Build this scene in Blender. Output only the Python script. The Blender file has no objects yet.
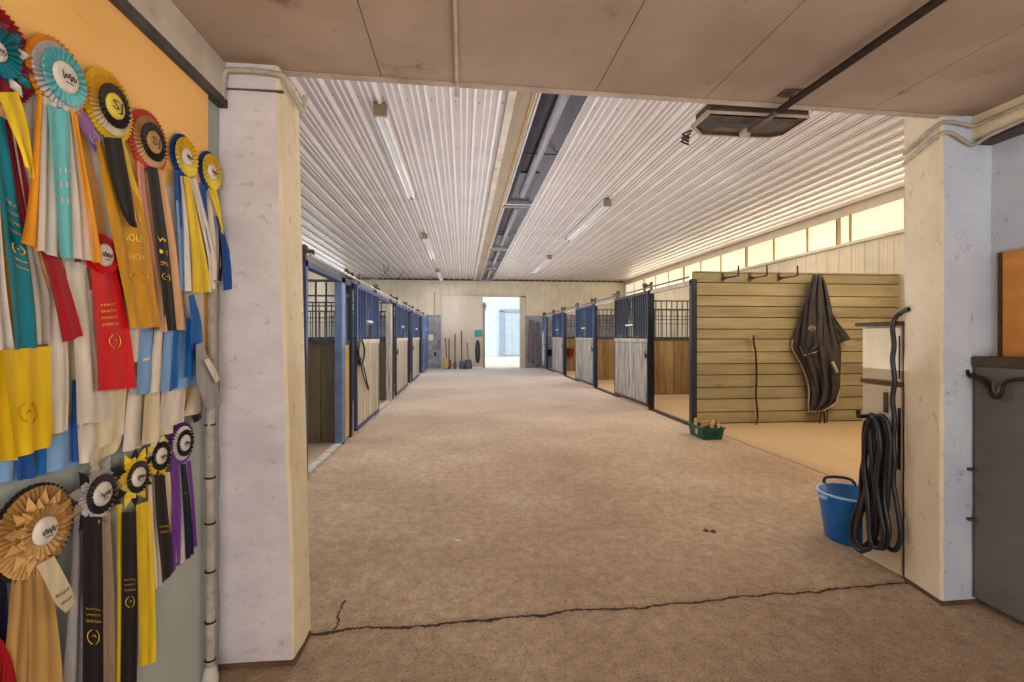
import bpy, bmesh, math, random
from mathutils import Vector, Matrix
random.seed(7)
PI = math.pi
C = bpy.context.scene.collection
# ------------------------------------------------------------------ camera model
F = 480.0; HZ = 336.0; CH = 1.4
PSI = math.atan(49/F); SP, CP = math.sin(PSI), math.cos(PSI)
def on_x(u, v, X):                       # point of the real plane x = X
    r = (u-512)/F; t = X/(SP+r*CP)
    return Vector((X, t*(CP-r*SP), CH+(HZ-v)/F*t))
def on_y(u, v, Y):
    r = (u-512)/F; t = Y/(CP-r*SP)
    return Vector((t*(SP+r*CP), Y, CH+(HZ-v)/F*t))
def on_floor(u, v):
    t = CH*F/(v-HZ); r = (u-512)/F
    return Vector((t*(SP+r*CP), t*(CP-r*SP), 0))
# ------------------------------------------------------------------ materials
def lin(c):
    return tuple(((x/255)/12.92 if x/255 <= .04045 else ((x/255+.055)/1.055)**2.4) for x in c)
def rgba(c): return (*lin(c), 1)
MATS = {}
def mat(name, col, col2=None, scale=4, rough=.7, metal=0, bump=.0, bscale=60, stretch=(1,1,1), island=0.0,
        dirt=None, dirt_amt=0.0, dscale=3, emit=0, spec=.3, sheen=0, lo=.35, hi=.7, trans=0):
    if name in MATS: return MATS[name]
    m = bpy.data.materials.new(name); m.use_nodes = True
    nt = m.node_tree; N = nt.nodes; L = nt.links
    b = N['Principled BSDF']
    b.inputs['Roughness'].default_value = rough; b.inputs['Metallic'].default_value = metal
    b.inputs['Specular IOR Level'].default_value = spec
    if sheen: b.inputs['Sheen Weight'].default_value = sheen
    tc = N.new('ShaderNodeTexCoord'); mp = N.new('ShaderNodeMapping'); mp.inputs['Scale'].default_value = stretch
    geo = N.new('ShaderNodeNewGeometry')
    L.new(geo.outputs['Position'], mp.inputs['Vector'])
    def noise(sc, det=6, ro=.6):
        n = N.new('ShaderNodeTexNoise'); n.inputs['Scale'].default_value = sc; n.inputs['Detail'].default_value = det
        n.inputs['Roughness'].default_value = ro; L.new(mp.outputs[0], n.inputs['Vector']); return n
    def ramp(src, a, bb, c0=(0,0,0,1), c1=(1,1,1,1)):
        r = N.new('ShaderNodeValToRGB'); r.color_ramp.elements[0].position = a; r.color_ramp.elements[1].position = bb
        r.color_ramp.elements[0].color = c0; r.color_ramp.elements[1].color = c1; L.new(src, r.inputs[0]); return r.outputs[0]
    def mix(fac, a, bb, mode='MIX'):
        x = N.new('ShaderNodeMix'); x.data_type = 'RGBA'; x.blend_type = mode
        if isinstance(fac, float): x.inputs[0].default_value = fac
        else: L.new(fac, x.inputs[0])
        for i, s in ((6, a), (7, bb)):
            if isinstance(s, tuple): x.inputs[i].default_value = s
            else: L.new(s, x.inputs[i])
        return x.outputs[2]
    out = rgba(col)
    if col2:
        n = noise(scale); out = mix(ramp(n.outputs[0], lo, hi), rgba(col), rgba(col2))
    if dirt:
        n = noise(dscale, 10, .75); out = mix(ramp(n.outputs[0], .62-dirt_amt*.4, .72), out, rgba(dirt))
    if island:
        mr = N.new('ShaderNodeMapRange'); mr.inputs[3].default_value = 1-island; mr.inputs[4].default_value = 1+island*.6
        L.new(geo.outputs['Random Per Island'], mr.inputs[0])
        cb = N.new('ShaderNodeCombineColor'); [L.new(mr.outputs[0], cb.inputs[i]) for i in range(3)]
        out = mix(1.0, out, cb.outputs[0], 'MULTIPLY')
    if isinstance(out, tuple): b.inputs['Base Color'].default_value = out
    else: L.new(out, b.inputs['Base Color'])
    if emit:
        b.inputs['Emission Strength'].default_value = emit
        if isinstance(out, tuple): b.inputs['Emission Color'].default_value = out
        else: L.new(out, b.inputs['Emission Color'])
    if bump:
        n = noise(bscale, 8, .7); bp = N.new('ShaderNodeBump'); bp.inputs['Strength'].default_value = bump
        bp.inputs['Distance'].default_value = .02; L.new(n.outputs[0], bp.inputs['Height']); L.new(bp.outputs[0], b.inputs['Normal'])
    MATS[name] = m; return m
def satin(name, c, rough=.42):
    d = tuple(max(0, int(x*.86)) for x in c)
    return mat('satin_'+name, c, d, scale=9, rough=.55, spec=.22, bump=.10, bscale=25, stretch=(1, 3, .6))
def floor_material():
    m = bpy.data.materials.new('rough_concrete'); m.use_nodes = True
    nt = m.node_tree; N = nt.nodes; L = nt.links; b = N['Principled BSDF']
    b.inputs['Roughness'].default_value = .82; b.inputs['Specular IOR Level'].default_value = .25
    geo = N.new('ShaderNodeNewGeometry'); P = geo.outputs['Position']
    sep = N.new('ShaderNodeSeparateXYZ'); L.new(P, sep.inputs[0])
    def noise(sc, det=8, ro=.65):
        n = N.new('ShaderNodeTexNoise'); n.inputs['Scale'].default_value = sc; n.inputs['Detail'].default_value = det
        n.inputs['Roughness'].default_value = ro; L.new(P, n.inputs['Vector']); return n.outputs[0]
    def ramp(src, pts):
        r = N.new('ShaderNodeValToRGB'); e = r.color_ramp.elements
        e[0].position, e[0].color = pts[0]; e[1].position, e[1].color = pts[-1]
        for p, c in pts[1:-1]:
            k = e.new(p); k.color = c
        L.new(src, r.inputs[0]); return r.outputs[0]
    def math_(op, a, bb=0.0, cc=None):
        x = N.new('ShaderNodeMath'); x.operation = op
        for i, s in enumerate((a, bb, cc)):
            if s is None: continue
            if isinstance(s, (int, float)): x.inputs[i].default_value = s
            else: L.new(s, x.inputs[i])
        return x.outputs[0]
    def mix(fac, a, bb, mode='MIX'):
        x = N.new('ShaderNodeMix'); x.data_type = 'RGBA'; x.blend_type = mode
        if isinstance(fac, float): x.inputs[0].default_value = fac
        else: L.new(fac, x.inputs[0])
        for i, s in ((6, a), (7, bb)):
            if isinstance(s, tuple): x.inputs[i].default_value = s
            else: L.new(s, x.inputs[i])
        return x.outputs[2]
    big = ramp(noise(.7, 8), [(.3, rgba((166,138,112))), (.55, rgba((190,164,136))), (.75, rgba((204,184,158)))])
    g = lambda v: (v, v, v, 1)
    mot = ramp(noise(13, 10, .75), [(.36, g(.70)), (.62, g(1.08))])
    c = mix(1.0, big, mot, 'MULTIPLY')
    grit = ramp(noise(95, 4, .7), [(.34, g(.42)), (.47, g(1)), (.7, g(1.16))])
    c = mix(1.0, c, grit, 'MULTIPLY')
    grit2 = ramp(noise(38, 5, .8), [(.36, g(.5)), (.46, g(1)), (.64, g(1)), (.7, g(1.2))])
    c = mix(.8, c, grit2, 'MULTIPLY')
    # worn path paler, with cool highlights from the far door painted in
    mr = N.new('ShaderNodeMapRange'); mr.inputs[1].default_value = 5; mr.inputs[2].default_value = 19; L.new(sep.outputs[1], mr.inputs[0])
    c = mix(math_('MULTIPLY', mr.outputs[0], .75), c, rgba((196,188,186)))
    # darker brown band in the foreground slab
    fr = N.new('ShaderNodeMapRange'); fr.inputs[1].default_value = 2.5; fr.inputs[2].default_value = 1.2; L.new(sep.outputs[1], fr.inputs[0])
    c = mix(math_('MULTIPLY', fr.outputs[0], .45), c, rgba((118,92,74)))
    # slab joint / crack
    w = math_('MULTIPLY', math_('SUBTRACT', noise(3.0, 6), .5), .14)
    w2 = math_('MULTIPLY', math_('SUBTRACT', noise(30, 4), .5), .03)
    line = math_('ADD', math_('MULTIPLY', sep.outputs[0], .045), 2.365)
    d = math_('ABSOLUTE', math_('ADD', math_('SUBTRACT', sep.outputs[1], line), math_('ADD', w, w2)))
    k = math_('LESS_THAN', d, math_('ADD', .004, math_('MULTIPLY', noise(6, 3), .009)))
    soft = N.new('ShaderNodeMapRange'); soft.inputs[1].default_value = .05; soft.inputs[2].default_value = .0; L.new(d, soft.inputs[0])
    c = mix(math_('MULTIPLY', soft.outputs[0], .35), c, rgba((100,76,56)))
    c = mix(k, c, rgba((58,42,32)))
    # short crack off the left pillar
    d2 = math_('ABSOLUTE', math_('ADD', math_('SUBTRACT', sep.outputs[0], -.62), math_('ADD', math_('MULTIPLY', w, 1.0), w2)))
    k2 = math_('MULTIPLY', math_('LESS_THAN', d2, .005), math_('MULTIPLY', math_('GREATER_THAN', sep.outputs[1], 2.33), math_('LESS_THAN', sep.outputs[1], 2.62)))
    c = mix(k2, c, rgba((70,50,38)))
    # drain seam along the right stall line, dark and wavy
    d3 = math_('ABSOLUTE', math_('ADD', math_('SUBTRACT', sep.outputs[0], 3.66), math_('MULTIPLY', w, .9)))
    k3 = math_('MULTIPLY', math_('LESS_THAN', d3, .022), math_('MULTIPLY', math_('GREATER_THAN', sep.outputs[1], 3.0), math_('LESS_THAN', sep.outputs[1], 7.4)))
    c = mix(math_('MULTIPLY', k3, .75), c, rgba((92,64,42)))
    # warm yellow light painted into the floor right of the seam
    k4 = N.new('ShaderNodeMapRange'); k4.inputs[1].default_value = 3.5; k4.inputs[2].default_value = 3.9; L.new(sep.outputs[0], k4.inputs[0])
    c = mix(math_('MULTIPLY', k4.outputs[0], .7), c, rgba((196,164,120)))
    k5 = N.new('ShaderNodeMapRange'); k5.inputs[1].default_value = -1.6; k5.inputs[2].default_value = -1.9; L.new(sep.outputs[0], k5.inputs[0])
    c = mix(math_('MULTIPLY', k5.outputs[0], .6), c, rgba((120,105,72)))
    L.new(c, b.inputs['Base Color'])
    h = math_('ADD', math_('MULTIPLY', noise(60, 8, .75), .5), math_('MULTIPLY', noise(9, 5), .8))
    h = math_('SUBTRACT', h, math_('MULTIPLY', k, .8))
    bp = N.new('ShaderNodeBump'); bp.inputs['Strength'].default_value = .9; bp.inputs['Distance'].default_value = .02
    L.new(h, bp.inputs['Height']); L.new(bp.outputs[0], b.inputs['Normal'])
    return m
# ------------------------------------------------------------------ geometry collector
class MB:
    def __init__(s): s.v = []; s.f = []; s.m = []; s.smooth = []
    def add(s, vs, fs, mi=0, smooth=False):
        o = len(s.v); s.v += [Vector(p) for p in vs]
        for f in fs: s.f.append(tuple(i+o for i in f)); s.m.append(mi); s.smooth.append(smooth)
        return s
    def box(s, a, b, mi=0, bev=0.0):
        x0,x1 = sorted((a[0],b[0])); y0,y1 = sorted((a[1],b[1])); z0,z1 = sorted((a[2],b[2]))
        bev = min(bev, (x1-x0)*.3, (y1-y0)*.3, (z1-z0)*.3)
        if bev <= 0:
            vs = [(x0,y0,z0),(x1,y0,z0),(x1,y1,z0),(x0,y1,z0),(x0,y0,z1),(x1,y0,z1),(x1,y1,z1),(x0,y1,z1)]
            return s.add(vs, [(0,3,2,1),(4,5,6,7),(0,1,5,4),(1,2,6,5),(2,3,7,6),(3,0,4,7)], mi)
        bm = bmesh.new(); bmesh.ops.create_cube(bm, size=1)
        for v in bm.verts: v.co = Vector(((x0+x1)/2+v.co.x*(x1-x0), (y0+y1)/2+v.co.y*(y1-y0), (z0+z1)/2+v.co.z*(z1-z0)))
        bmesh.ops.bevel(bm, geom=bm.edges[:], offset=bev, segments=2, affect='EDGES')
        bm.verts.index_update()
        s.add([v.co.copy() for v in bm.verts], [tuple(v.index for v in f.verts) for f in bm.faces], mi); bm.free(); return s
    def bar(s, p, q, w, h, mi=0, up=(0,0,1)):       # rectangular bar from p to q
        p = Vector(p); q = Vector(q); d = (q-p).normalized(); U = Vector(up)
        if abs(d.dot(U)) > .95: U = Vector((0,1,0))
        sx = d.cross(U).normalized(); uy = sx.cross(d).normalized()
        vs = []
        for c in (p, q):
            for a, b in ((-1,-1),(1,-1),(1,1),(-1,1)): vs.append(c+sx*a*w/2+uy*b*h/2)
        return s.add(vs, [(0,1,2,3),(7,6,5,4),(0,4,5,1),(1,5,6,2),(2,6,7,3),(3,7,4,0)], mi)
    def tube(s, pts, r, n=8, mi=0, closed=False, cap=True):
        pts = [Vector(p) for p in pts]; R = r if isinstance(r, (list, tuple)) else [r]*len(pts)
        vs = []; fs = []; prev = None; K = len(pts)
        for i, p in enumerate(pts):
            if closed: d = pts[(i+1) % K]-pts[i-1]
            else: d = pts[min(i+1, K-1)]-pts[max(i-1, 0)]
            d.normalize()
            if prev is None:
                a = Vector((0,0,1)) if abs(d.z) < .9 else Vector((1,0,0)); prev = d.cross(a).normalized()
            x = (prev-d*prev.dot(d)); x = x.normalized() if x.length > 1e-6 else d.orthogonal().normalized(); y = d.cross(x); prev = x
            for k in range(n):
                a = 2*PI*k/n; vs.append(p+(x*math.cos(a)+y*math.sin(a))*R[i])
        for i in range(K if closed else K-1):
            j = (i+1) % K
            for k in range(n):
                k2 = (k+1) % n; fs.append((i*n+k, j*n+k, j*n+k2, i*n+k2))
        if cap and not closed: fs += [tuple(range(n-1,-1,-1)), tuple((K-1)*n+k for k in range(n))]
        return s.add(vs, fs, mi, True)
    def cyl(s, p, q, r, n=16, mi=0, r2=None): return s.tube([p, q], [r, r if r2 is None else r2], n, mi)
    def lathe(s, c, prof, n=32, mi=0, axis='z'):    # prof = [(radius, height)]
        vs = []; fs = []
        for r, h in prof:
            for k in range(n):
                a = 2*PI*k/n
                if axis == 'z': vs.append(Vector(c)+Vector((r*math.cos(a), r*math.sin(a), h)))
                else: vs.append(Vector(c)+Vector((h, r*math.cos(a), r*math.sin(a))))
        for i in range(len(prof)-1):
            for k in range(n):
                k2 = (k+1) % n; fs.append((i*n+k, i*n+k2, (i+1)*n+k2, (i+1)*n+k))
        return s.add(vs, fs, mi, True)
    def grid(s, rows, mi=0, smooth=True):
        ny = len(rows); nx = len(rows[0]); vs = [p for r in rows for p in r]
        return s.add(vs, [(j*nx+i, j*nx+i+1, (j+1)*nx+i+1, (j+1)*nx+i) for j in range(ny-1) for i in range(nx-1)], mi, smooth)
    def build(s, name, mats, parent=None, thick=0):
        me = bpy.data.meshes.new(name); off = PLOC(parent)
        me.from_pydata([tuple(v-off) for v in s.v], [], s.f)
        if not isinstance(mats, (list, tuple)): mats = [mats]
        for m in mats: me.materials.append(m)
        me.polygons.foreach_set('material_index', s.m); me.polygons.foreach_set('use_smooth', s.smooth)
        me.update(); o = bpy.data.objects.new(name, me); C.objects.link(o)
        if parent: o.parent = parent
        if thick:
            md = o.modifiers.new('thickness', 'SOLIDIFY'); md.thickness = thick; md.offset = 0
        return o
def PLOC(p):
    v = Vector((0,0,0))
    while p is not None: v += p.location; p = p.parent
    return v
def tag(o, label=None, cat=None, group=None, kind=None):
    if label: o['label'] = label
    if cat: o['category'] = cat
    if group: o['group'] = group
    if kind: o['kind'] = kind
    return o
def thing(name, loc, label, cat, group=None):
    o = bpy.data.objects.new(name, None); C.objects.link(o); o.location = loc; o.empty_display_size = .1
    return tag(o, label, cat, group)
def struct(o): o['kind'] = 'structure'; return o
def spline(pts, n=8, closed=False):
    pts = [Vector(p) for p in pts]; K = len(pts); out = []
    for i in range(K if closed else K-1):
        g = lambda j: pts[j % K] if closed else pts[max(0, min(K-1, j))]
        a, b, c, d = g(i-1), g(i), g(i+1), g(i+2)
        for k in range(n):
            t = k/n; out.append(.5*((2*b)+(c-a)*t+(2*a-5*b+4*c-d)*t*t+(3*b-a-3*c+d)*t**3))
    if not closed: out.append(pts[-1])
    return out
# ribbed sheet: ribs run along D for length LN, repeat along A for width W, stand out along N
def ribbed(mb, o, A, W, D, LN, N, pitch=.23, depth=.02, minor=.004, phase=0, mi=0, rib_mi=None):
    o, A, D, N = map(Vector, (o, A, D, N)); prof = []
    k = -1
    while k*pitch+phase < W+pitch:
        b = k*pitch+phase
        for dx, h in ((0,0),(.014,depth),(.040,depth),(.054,0),(pitch*.46,0),(pitch*.46+.006,minor),(pitch*.46+.02,minor),(pitch*.46+.026,0),(pitch*.72,0),(pitch*.72+.006,minor),(pitch*.72+.02,minor),(pitch*.72+.026,0)):
            x = b+dx
            if 0 <= x <= W: prof.append((x, h))
        k += 1
    prof = [(0,0)]+prof+[(W,0)]
    for (xa, ha), (xb, hb) in zip(prof[:-1], prof[1:]):
        if xb-xa < 1e-6: continue
        q = [o+A*xa+N*ha, o+A*xb+N*hb]
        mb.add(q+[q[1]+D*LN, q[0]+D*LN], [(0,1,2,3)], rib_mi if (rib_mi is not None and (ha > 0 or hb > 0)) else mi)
    return mb
# ------------------------------------------------------------------ palette
M_soffit = mat('soffit_board', (168,146,126), (138,116,98), scale=1.3, rough=.8, dirt=(120,96,76), dirt_amt=.08, dscale=5, bump=.12, bscale=18)
M_soffit_edge = mat('soffit_edge', (176,160,146), (150,130,112), scale=6, rough=.7)
M_pillar = mat('whitewashed_concrete', (222,214,214), (200,190,192), scale=3, rough=.8, dirt=(160,138,120), dirt_amt=.11, dscale=14, bump=.45, bscale=16, stretch=(1,1,1.6))
M_pillar_w = mat('cream_painted_plank', (228,214,186), (212,196,166), scale=4, rough=.7, dirt=(166,138,104), dirt_amt=.10, dscale=14, bump=.3, bscale=22, stretch=(1,1,.8))
M_pillar_b = mat('pale_blue_paint', (198,206,218), (178,186,202), scale=3, rough=.75, dirt=(130,120,120), dirt_amt=.09, dscale=14, bump=.15, bscale=22)
M_grime_shadow = mat('grime_and_shadow', (86,64,46), (110,84,60), scale=12, rough=.9)
M_orange = mat('orange_plywood', (246,194,114), (236,178,96), scale=1.6, rough=.6, dirt=(140,88,40), dirt_amt=-.1, dscale=9, bump=.05, bscale=30, stretch=(1,1,2))
M_orange_d = mat('orange_board_dark', (210,146,70), (188,122,54), scale=3, rough=.6, stretch=(1,1,4))
M_bluegrey = mat('blue_grey_wall', (178,186,180), (162,170,166), scale=2, rough=.75, bump=.05)
M_beam = mat('beam_white', (214,204,188), (184,174,158), scale=3, rough=.7, dirt=(90,72,56), dirt_amt=.06, dscale=6)
M_beam_d = mat('beam_dark_edge', (84,80,76), (64,58,54), scale=8, rough=.8)
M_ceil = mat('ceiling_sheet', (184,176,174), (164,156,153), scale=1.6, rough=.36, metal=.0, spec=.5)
M_ceilrib = mat('ceiling_rib_highlight', (232,226,222), (216,208,204), scale=1.2, rough=.3, spec=.6)  # rib highlights painted in: ribs brighter than the sheet between them
M_wallsheet = mat('cream_wall_sheet', (214,204,184), (200,188,166), scale=2.5, rough=.5, spec=.4)
M_block = mat('grey_blocks', (160,160,168), (134,134,144), scale=5, rough=.85, island=.22)
M_window = mat('translucent_window', (232,216,188), (238,224,200), scale=1.2, rough=.6, emit=.72)
M_window_l = mat('translucent_window_cool', (236,242,255), rough=.4, emit=2.2)
M_winframe = mat('window_post', (196,172,126), (176,148,100), scale=5, rough=.6)
M_blue = mat('blue_paint', (44,66,108), (34,50,84), scale=8, rough=.45, spec=.5, dirt=(70,74,84), dirt_amt=.02)
M_blue_l = mat('bright_blue_paint', (98,122,162), (78,100,140), scale=8, rough=.45, spec=.5)
M_blue_d = mat('navy_paint', (34,40,52), (26,30,40), scale=8, rough=.4, spec=.5)
M_bar = mat('grey_steel_bar', (84,88,98), (60,64,74), scale=20, rough=.35, metal=.5)
M_barblue = mat('blue_steel_bar', (52,70,104), (40,52,80), scale=20, rough=.4, metal=.2)
M_ww = mat('whitewashed_planks', (196,190,182), (120,112,106), scale=5, rough=.85, dirt=(86,78,70), dirt_amt=.1, dscale=10, bump=.3, bscale=30, stretch=(3,3,.35), island=.14)
M_wwl = mat('cream_planks', (200,190,172), (158,146,128), scale=5, rough=.85, dirt=(118,100,76), dirt_amt=.06, dscale=10, bump=.25, bscale=30, stretch=(3,3,.35), island=.10)
M_wood = mat('brown_planks', (152,124,84), (118,94,60), scale=4, rough=.8, dirt=(84,58,30), dirt_amt=.08, dscale=7, bump=.2, bscale=24, stretch=(4,4,.4), island=.22)
M_woodg = mat('olive_planks', (112,100,78), (88,78,60), scale=4, rough=.8, dirt=(60,50,38), dirt_amt=.06, dscale=7, bump=.2, bscale=24, stretch=(4,4,.4), island=.15)
M_blond = mat('blond_timber', (204,168,112), (180,142,88), scale=4, rough=.7, stretch=(3,3,.4))
M_boards = mat('pale_green_boards', (174,160,124), (146,132,100), scale=2.2, rough=.75, dirt=(120,98,62), dirt_amt=.10, dscale=6, bump=.3, bscale=18, stretch=(.4,2,3), island=.2)
M_rail = mat('galvanised_rail', (186,186,190), (150,150,156), scale=10, rough=.35, metal=.5)
M_sill = mat('pale_sill', (196,190,178), (150,140,124), scale=12, rough=.7)
M_sill_d = mat('dark_sill', (84,66,52), (60,46,36), scale=12, rough=.8)
M_hanger = mat('rusty_hanger', (110,90,70), (70,60,56), scale=20, rough=.6, metal=.4)
M_black = mat('black_rubber', (22,23,28), (32,34,40), scale=20, rough=.42, spec=.5)
M_blackm = mat('black_metal', (40,36,34), (60,46,38), scale=20, rough=.5, metal=.4)
M_white = mat('white_paint', (226,222,214), (206,200,190), scale=5, rough=.5)
M_conduit = mat('painted_conduit', (182,172,158), (150,136,120), scale=14, rough=.5, dirt=(80,62,48), dirt_amt=.02, dscale=20)
M_reflect = mat('dark_reflector', (58,54,62), (34,32,38), scale=2, rough=.3, metal=.3, stretch=(6,.4,1))
M_trough = mat('tan_trough', (160,142,116), (134,118,94), scale=4, rough=.5, stretch=(1,.3,1))
M_tube = mat('glass_tube', (228,228,232), (214,214,220), scale=6, rough=.15, spec=.6, emit=.22)
M_tubed = mat('dim_tube', (150,150,166), (110,108,122), scale=3, rough=.3, spec=.6, stretch=(1,.3,1))
M_green = mat('green_plastic', (34,84,66), (28,72,56), scale=6, rough=.4)
M_greenl = mat('pale_green_sticker', (150,190,160), rough=.5)
M_bluep = mat('blue_bucket_plastic', (0,104,186), (0,92,170), scale=4, rough=.35, spec=.5)
M_bluerim = mat('pale_bucket_rim', (150,196,226), rough=.35)
M_dkblue = mat('dark_blue_plastic', (14,44,74), rough=.4)
M_rug = mat('charcoal_rug', (72,66,66), (52,48,52), scale=5, rough=.75, bump=.5, bscale=9)
M_rugin = mat('rug_lining', (38,36,42), (30,28,34), scale=6, rough=.8)
M_bind = mat('rug_binding', (176,166,140), rough=.7)
M_leather = mat('brown_leather', (46,28,20), (70,42,26), scale=20, rough=.5)
M_brass = mat('brass', (200,160,80), rough=.3, metal=.8)
M_greyd = mat('grey_gate_panel', (112,108,106), (96,91,88), scale=2.5, rough=.6, dirt=(88,66,48), dirt_amt=.02, dscale=6, bump=.06, bscale=10)
M_darktop = mat('worn_dark_rail', (88,76,60), (56,48,40), scale=12, rough=.8, dirt=(120,110,84), dirt_amt=.0, dscale=20)
M_outwall = mat('pale_metal_siding', (208,222,232), (196,212,224), scale=2, rough=.5)
M_outdoor = mat('grey_siding_door', (182,196,206), (170,184,196), scale=3, rough=.5)
M_ground = mat('bright_ground', (226,216,190), (206,200,170), scale=2, rough=.9)
M_barn = mat('cream_door_panel', (206,194,178), (194,180,164), scale=1.5, rough=.7, stretch=(1,1,.5))
M_barn2 = mat('worn_grey_plastic', (150,138,132), (126,116,110), rough=.7)
M_barnt = mat('grey_door_trim', (150,142,136), rough=.7)
M_teal = mat('teal_sign', (60,150,150), rough=.5)
M_rope = mat('pale_rope', (214,220,226), (180,190,204), scale=30, rough=.8)
M_textile = mat('purple_grey_cloth', (160,146,152), (122,108,120), scale=10, rough=.9, dirt=(60,52,66), dirt_amt=.1, dscale=12, bump=.3)
M_gold = mat('gold_foil', (226,182,60), rough=.35, metal=.4)
M_ink = mat('dark_ink', (60,54,60), rough=.6)
M_strawb = mat('natural_bristle', (196,160,104), (160,120,70), scale=40, rough=.8)
M_redp = mat('red_plastic', (150,40,34), rough=.5)
M_wdk = mat('brush_wood', (130,84,48), rough=.6)
# ------------------------------------------------------------------ shell
XL, XR, HC, YF = -4.9, 7.25, 3.88, 21.0
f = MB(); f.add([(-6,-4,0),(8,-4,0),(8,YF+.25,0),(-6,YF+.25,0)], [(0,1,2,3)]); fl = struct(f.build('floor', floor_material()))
g = MB(); g.add([(-30,YF+.25,-.01),(40,YF+.25,-.01),(40,60,-.01),(-30,60,-.01)], [(0,1,2,3)]); struct(g.build('ground', M_ground))
# main ribbed ceiling
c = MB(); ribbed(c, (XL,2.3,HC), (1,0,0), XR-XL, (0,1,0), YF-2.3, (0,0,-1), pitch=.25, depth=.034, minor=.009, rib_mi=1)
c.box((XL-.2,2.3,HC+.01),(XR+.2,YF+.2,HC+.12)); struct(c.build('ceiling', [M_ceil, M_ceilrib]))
# ceiling screws as part of the sheet
s = MB()
for y in [5.1+1.25*k for k in range(12)]:
    for k in range(int((XR-XL)/.25)+1):
        x = XL+.25*k+.072
        if XL < x < XR: s.lathe((x, y+random.uniform(-.01,.01), HC-.0005), [(.0,-.006),(.007,-.005),(.008,0)], 6)
sc = s.build('screw_heads', M_hanger, None); sc['kind'] = 'structure'
sc.parent = bpy.data.objects['ceiling']
# outer walls
w = MB(); ribbed(w, (XR,2.3,0), (0,1,0), YF-2.3, (0,0,1), 3.12, (-1,0,0), pitch=.3, depth=.016)
w.box((XR+.02,2.3,0),(XR+.12,YF,HC)); w.box((XR-.03,2.3,3.68),(XR+.02,YF,HC)); w.box((XR-.05,2.3,3.11),(XR+.02,YF,3.165))
struct(w.build('wall_right', M_wallsheet))
w = MB(); ribbed(w, (XL,2.3,0), (0,1,0), YF-2.3, (0,0,1), HC, (1,0,0), pitch=.3, depth=.016)
w.box((XL-.12,2.3,0),(XL-.02,YF,HC)); w.box((XL-.02,2.3,3.78),(XL+.03,YF,HC))
struct(w.build('wall_left', M_wallsheet))
# window bands, one bay = one window
n = 0
def win_band(X, z0, z1, sgn, m, ys):
    global n
    for a, b in zip(ys[:-1], ys[1:]):
        n += 1
        p = MB(); p.box((X, a+.03, z0), (X+.01*sgn, b-.03, z1)); wn = struct(p.build('window_%d' % n, m))
        fr = MB()
        wd = .085 if n in wide else .02
        fr.box((X-.012*sgn, b-wd, z0),(X+.02*sgn, b+wd*.3, z1))
        fr.box((X-.012*sgn, a, z0),(X+.02*sgn, a+.025, z1))
        fr.build('window_frame', M_winframe, wn)
        mu = MB()
        for k in (1,2): mu.bar((X-.004*sgn, a+(b-a)*k/3, z0),(X-.004*sgn, a+(b-a)*k/3, z1), .008, .012)
        mu.build('corrugation', m, wn)
ysr = [2.6,3.7,4.8,6.0,7.2]+[on_x(u,0,XR).y for u in (850.5,837.5,807.5,774,746,721,701)]+[15.2,16.35,17.5,18.7,19.8,20.9]
wide = (6,9,12,15)
win_band(XR, 3.165, 3.68, 1, M_window, ysr)
# far wall
xd0, xd1, zd = -.93, 2.72, 3.16           # door frame outer span
w = MB()
def farrib(x0, x1, z0, z1): ribbed(w, (x0,YF,z0), (1,0,0), x1-x0, (0,0,1), z1-z0, (0,-1,0), pitch=.3, depth=.02)
farrib(XL, xd0, 2.3, HC); farrib(xd1, XR, 2.3, HC); farrib(xd0, xd1, zd, HC)
w.box((XL-.1,YF+.02,0),(xd0,YF+.2,HC)); w.box((xd1,YF+.02,0),(XR+.1,YF+.2,HC)); w.box((xd0,YF+.02,zd),(xd1,YF+.2,HC))
w.box((XL,YF-.05,HC-.07),(XR,YF,HC), 1)
struct(w.build('wall_far', [M_wallsheet, M_beam_d]))
w = MB()
def blocks(x0, x1):
    z = 0; r = 0
    while z < 2.28:
        x = x0-(.2 if r % 2 else 0)
        while x < x1:
            a, b = max(x, x0), min(x+.4, x1)
            if b-a > .03: w.box((a+.012,YF-.05,z+.012),(b-.012,YF+.02,min(z+.2,2.3)-.012))
            x += .4
        z += .2; r += 1
blocks(XL, xd0); blocks(xd1, XR); w.box((XL,YF-.03,0),(xd0,YF+.01,2.3)); w.box((xd1,YF-.03,0),(XR,YF+.01,2.3))
struct(w.build('wall_far_base', M_block))
# door frame, opening and sliding leaf
t_ = MB(); t_.box((xd0,YF-.06,zd-.06),(xd1,YF+.02,zd+.02)); t_.box((xd0-.02,YF-.06,0),(xd0+.05,YF+.02,zd)); t_.box((xd1-.23,YF-.06,0),(xd1,YF+.18,zd)); t_.bar((xd1-.18,YF-.08,0),(xd1-.18,YF-.08,zd),.03,.03)
struct(t_.build('trim_1', M_barn))
a = on_y(442,0,YF-.14).x; b = on_y(485,0,YF-.14).x
d = MB(); d.box((a,YF-.17,.04),(b-.1,YF-.1,zd-.02),0,.01); d.box((a,YF-.18,2.25),(b-.1,YF-.165,2.3)); d.box((a,YF-.18,1.1),(b-.1,YF-.165,1.14)); d1 = struct(d.build('door_1', M_barn))
d = MB(); d.box((b-.1,YF-.19,.02),(b,YF-.08,2.75)); d.build('edge_post', M_barnt, d1)
d = MB(); d.cyl((b-.02,YF-.24,2.7),(b-.02,YF-.16,2.7),.09,12); d.box((b-.1,YF-.23,2.5),(b+.03,YF-.2,2.85)); d.build('roller', M_barnt, d1)
# things on the far door
def far(u, v, off=.2): return on_y(u, v, YF-off)
p = MB(); a1, b1 = far(474.5,330), far(482,336.5); p.box((a1.x,YF-.2,b1.z),(b1.x,YF-.17,a1.z)); tag(p.build('sign', M_teal), 'small teal sign on the edge of the far sliding door', 'sign')
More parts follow.
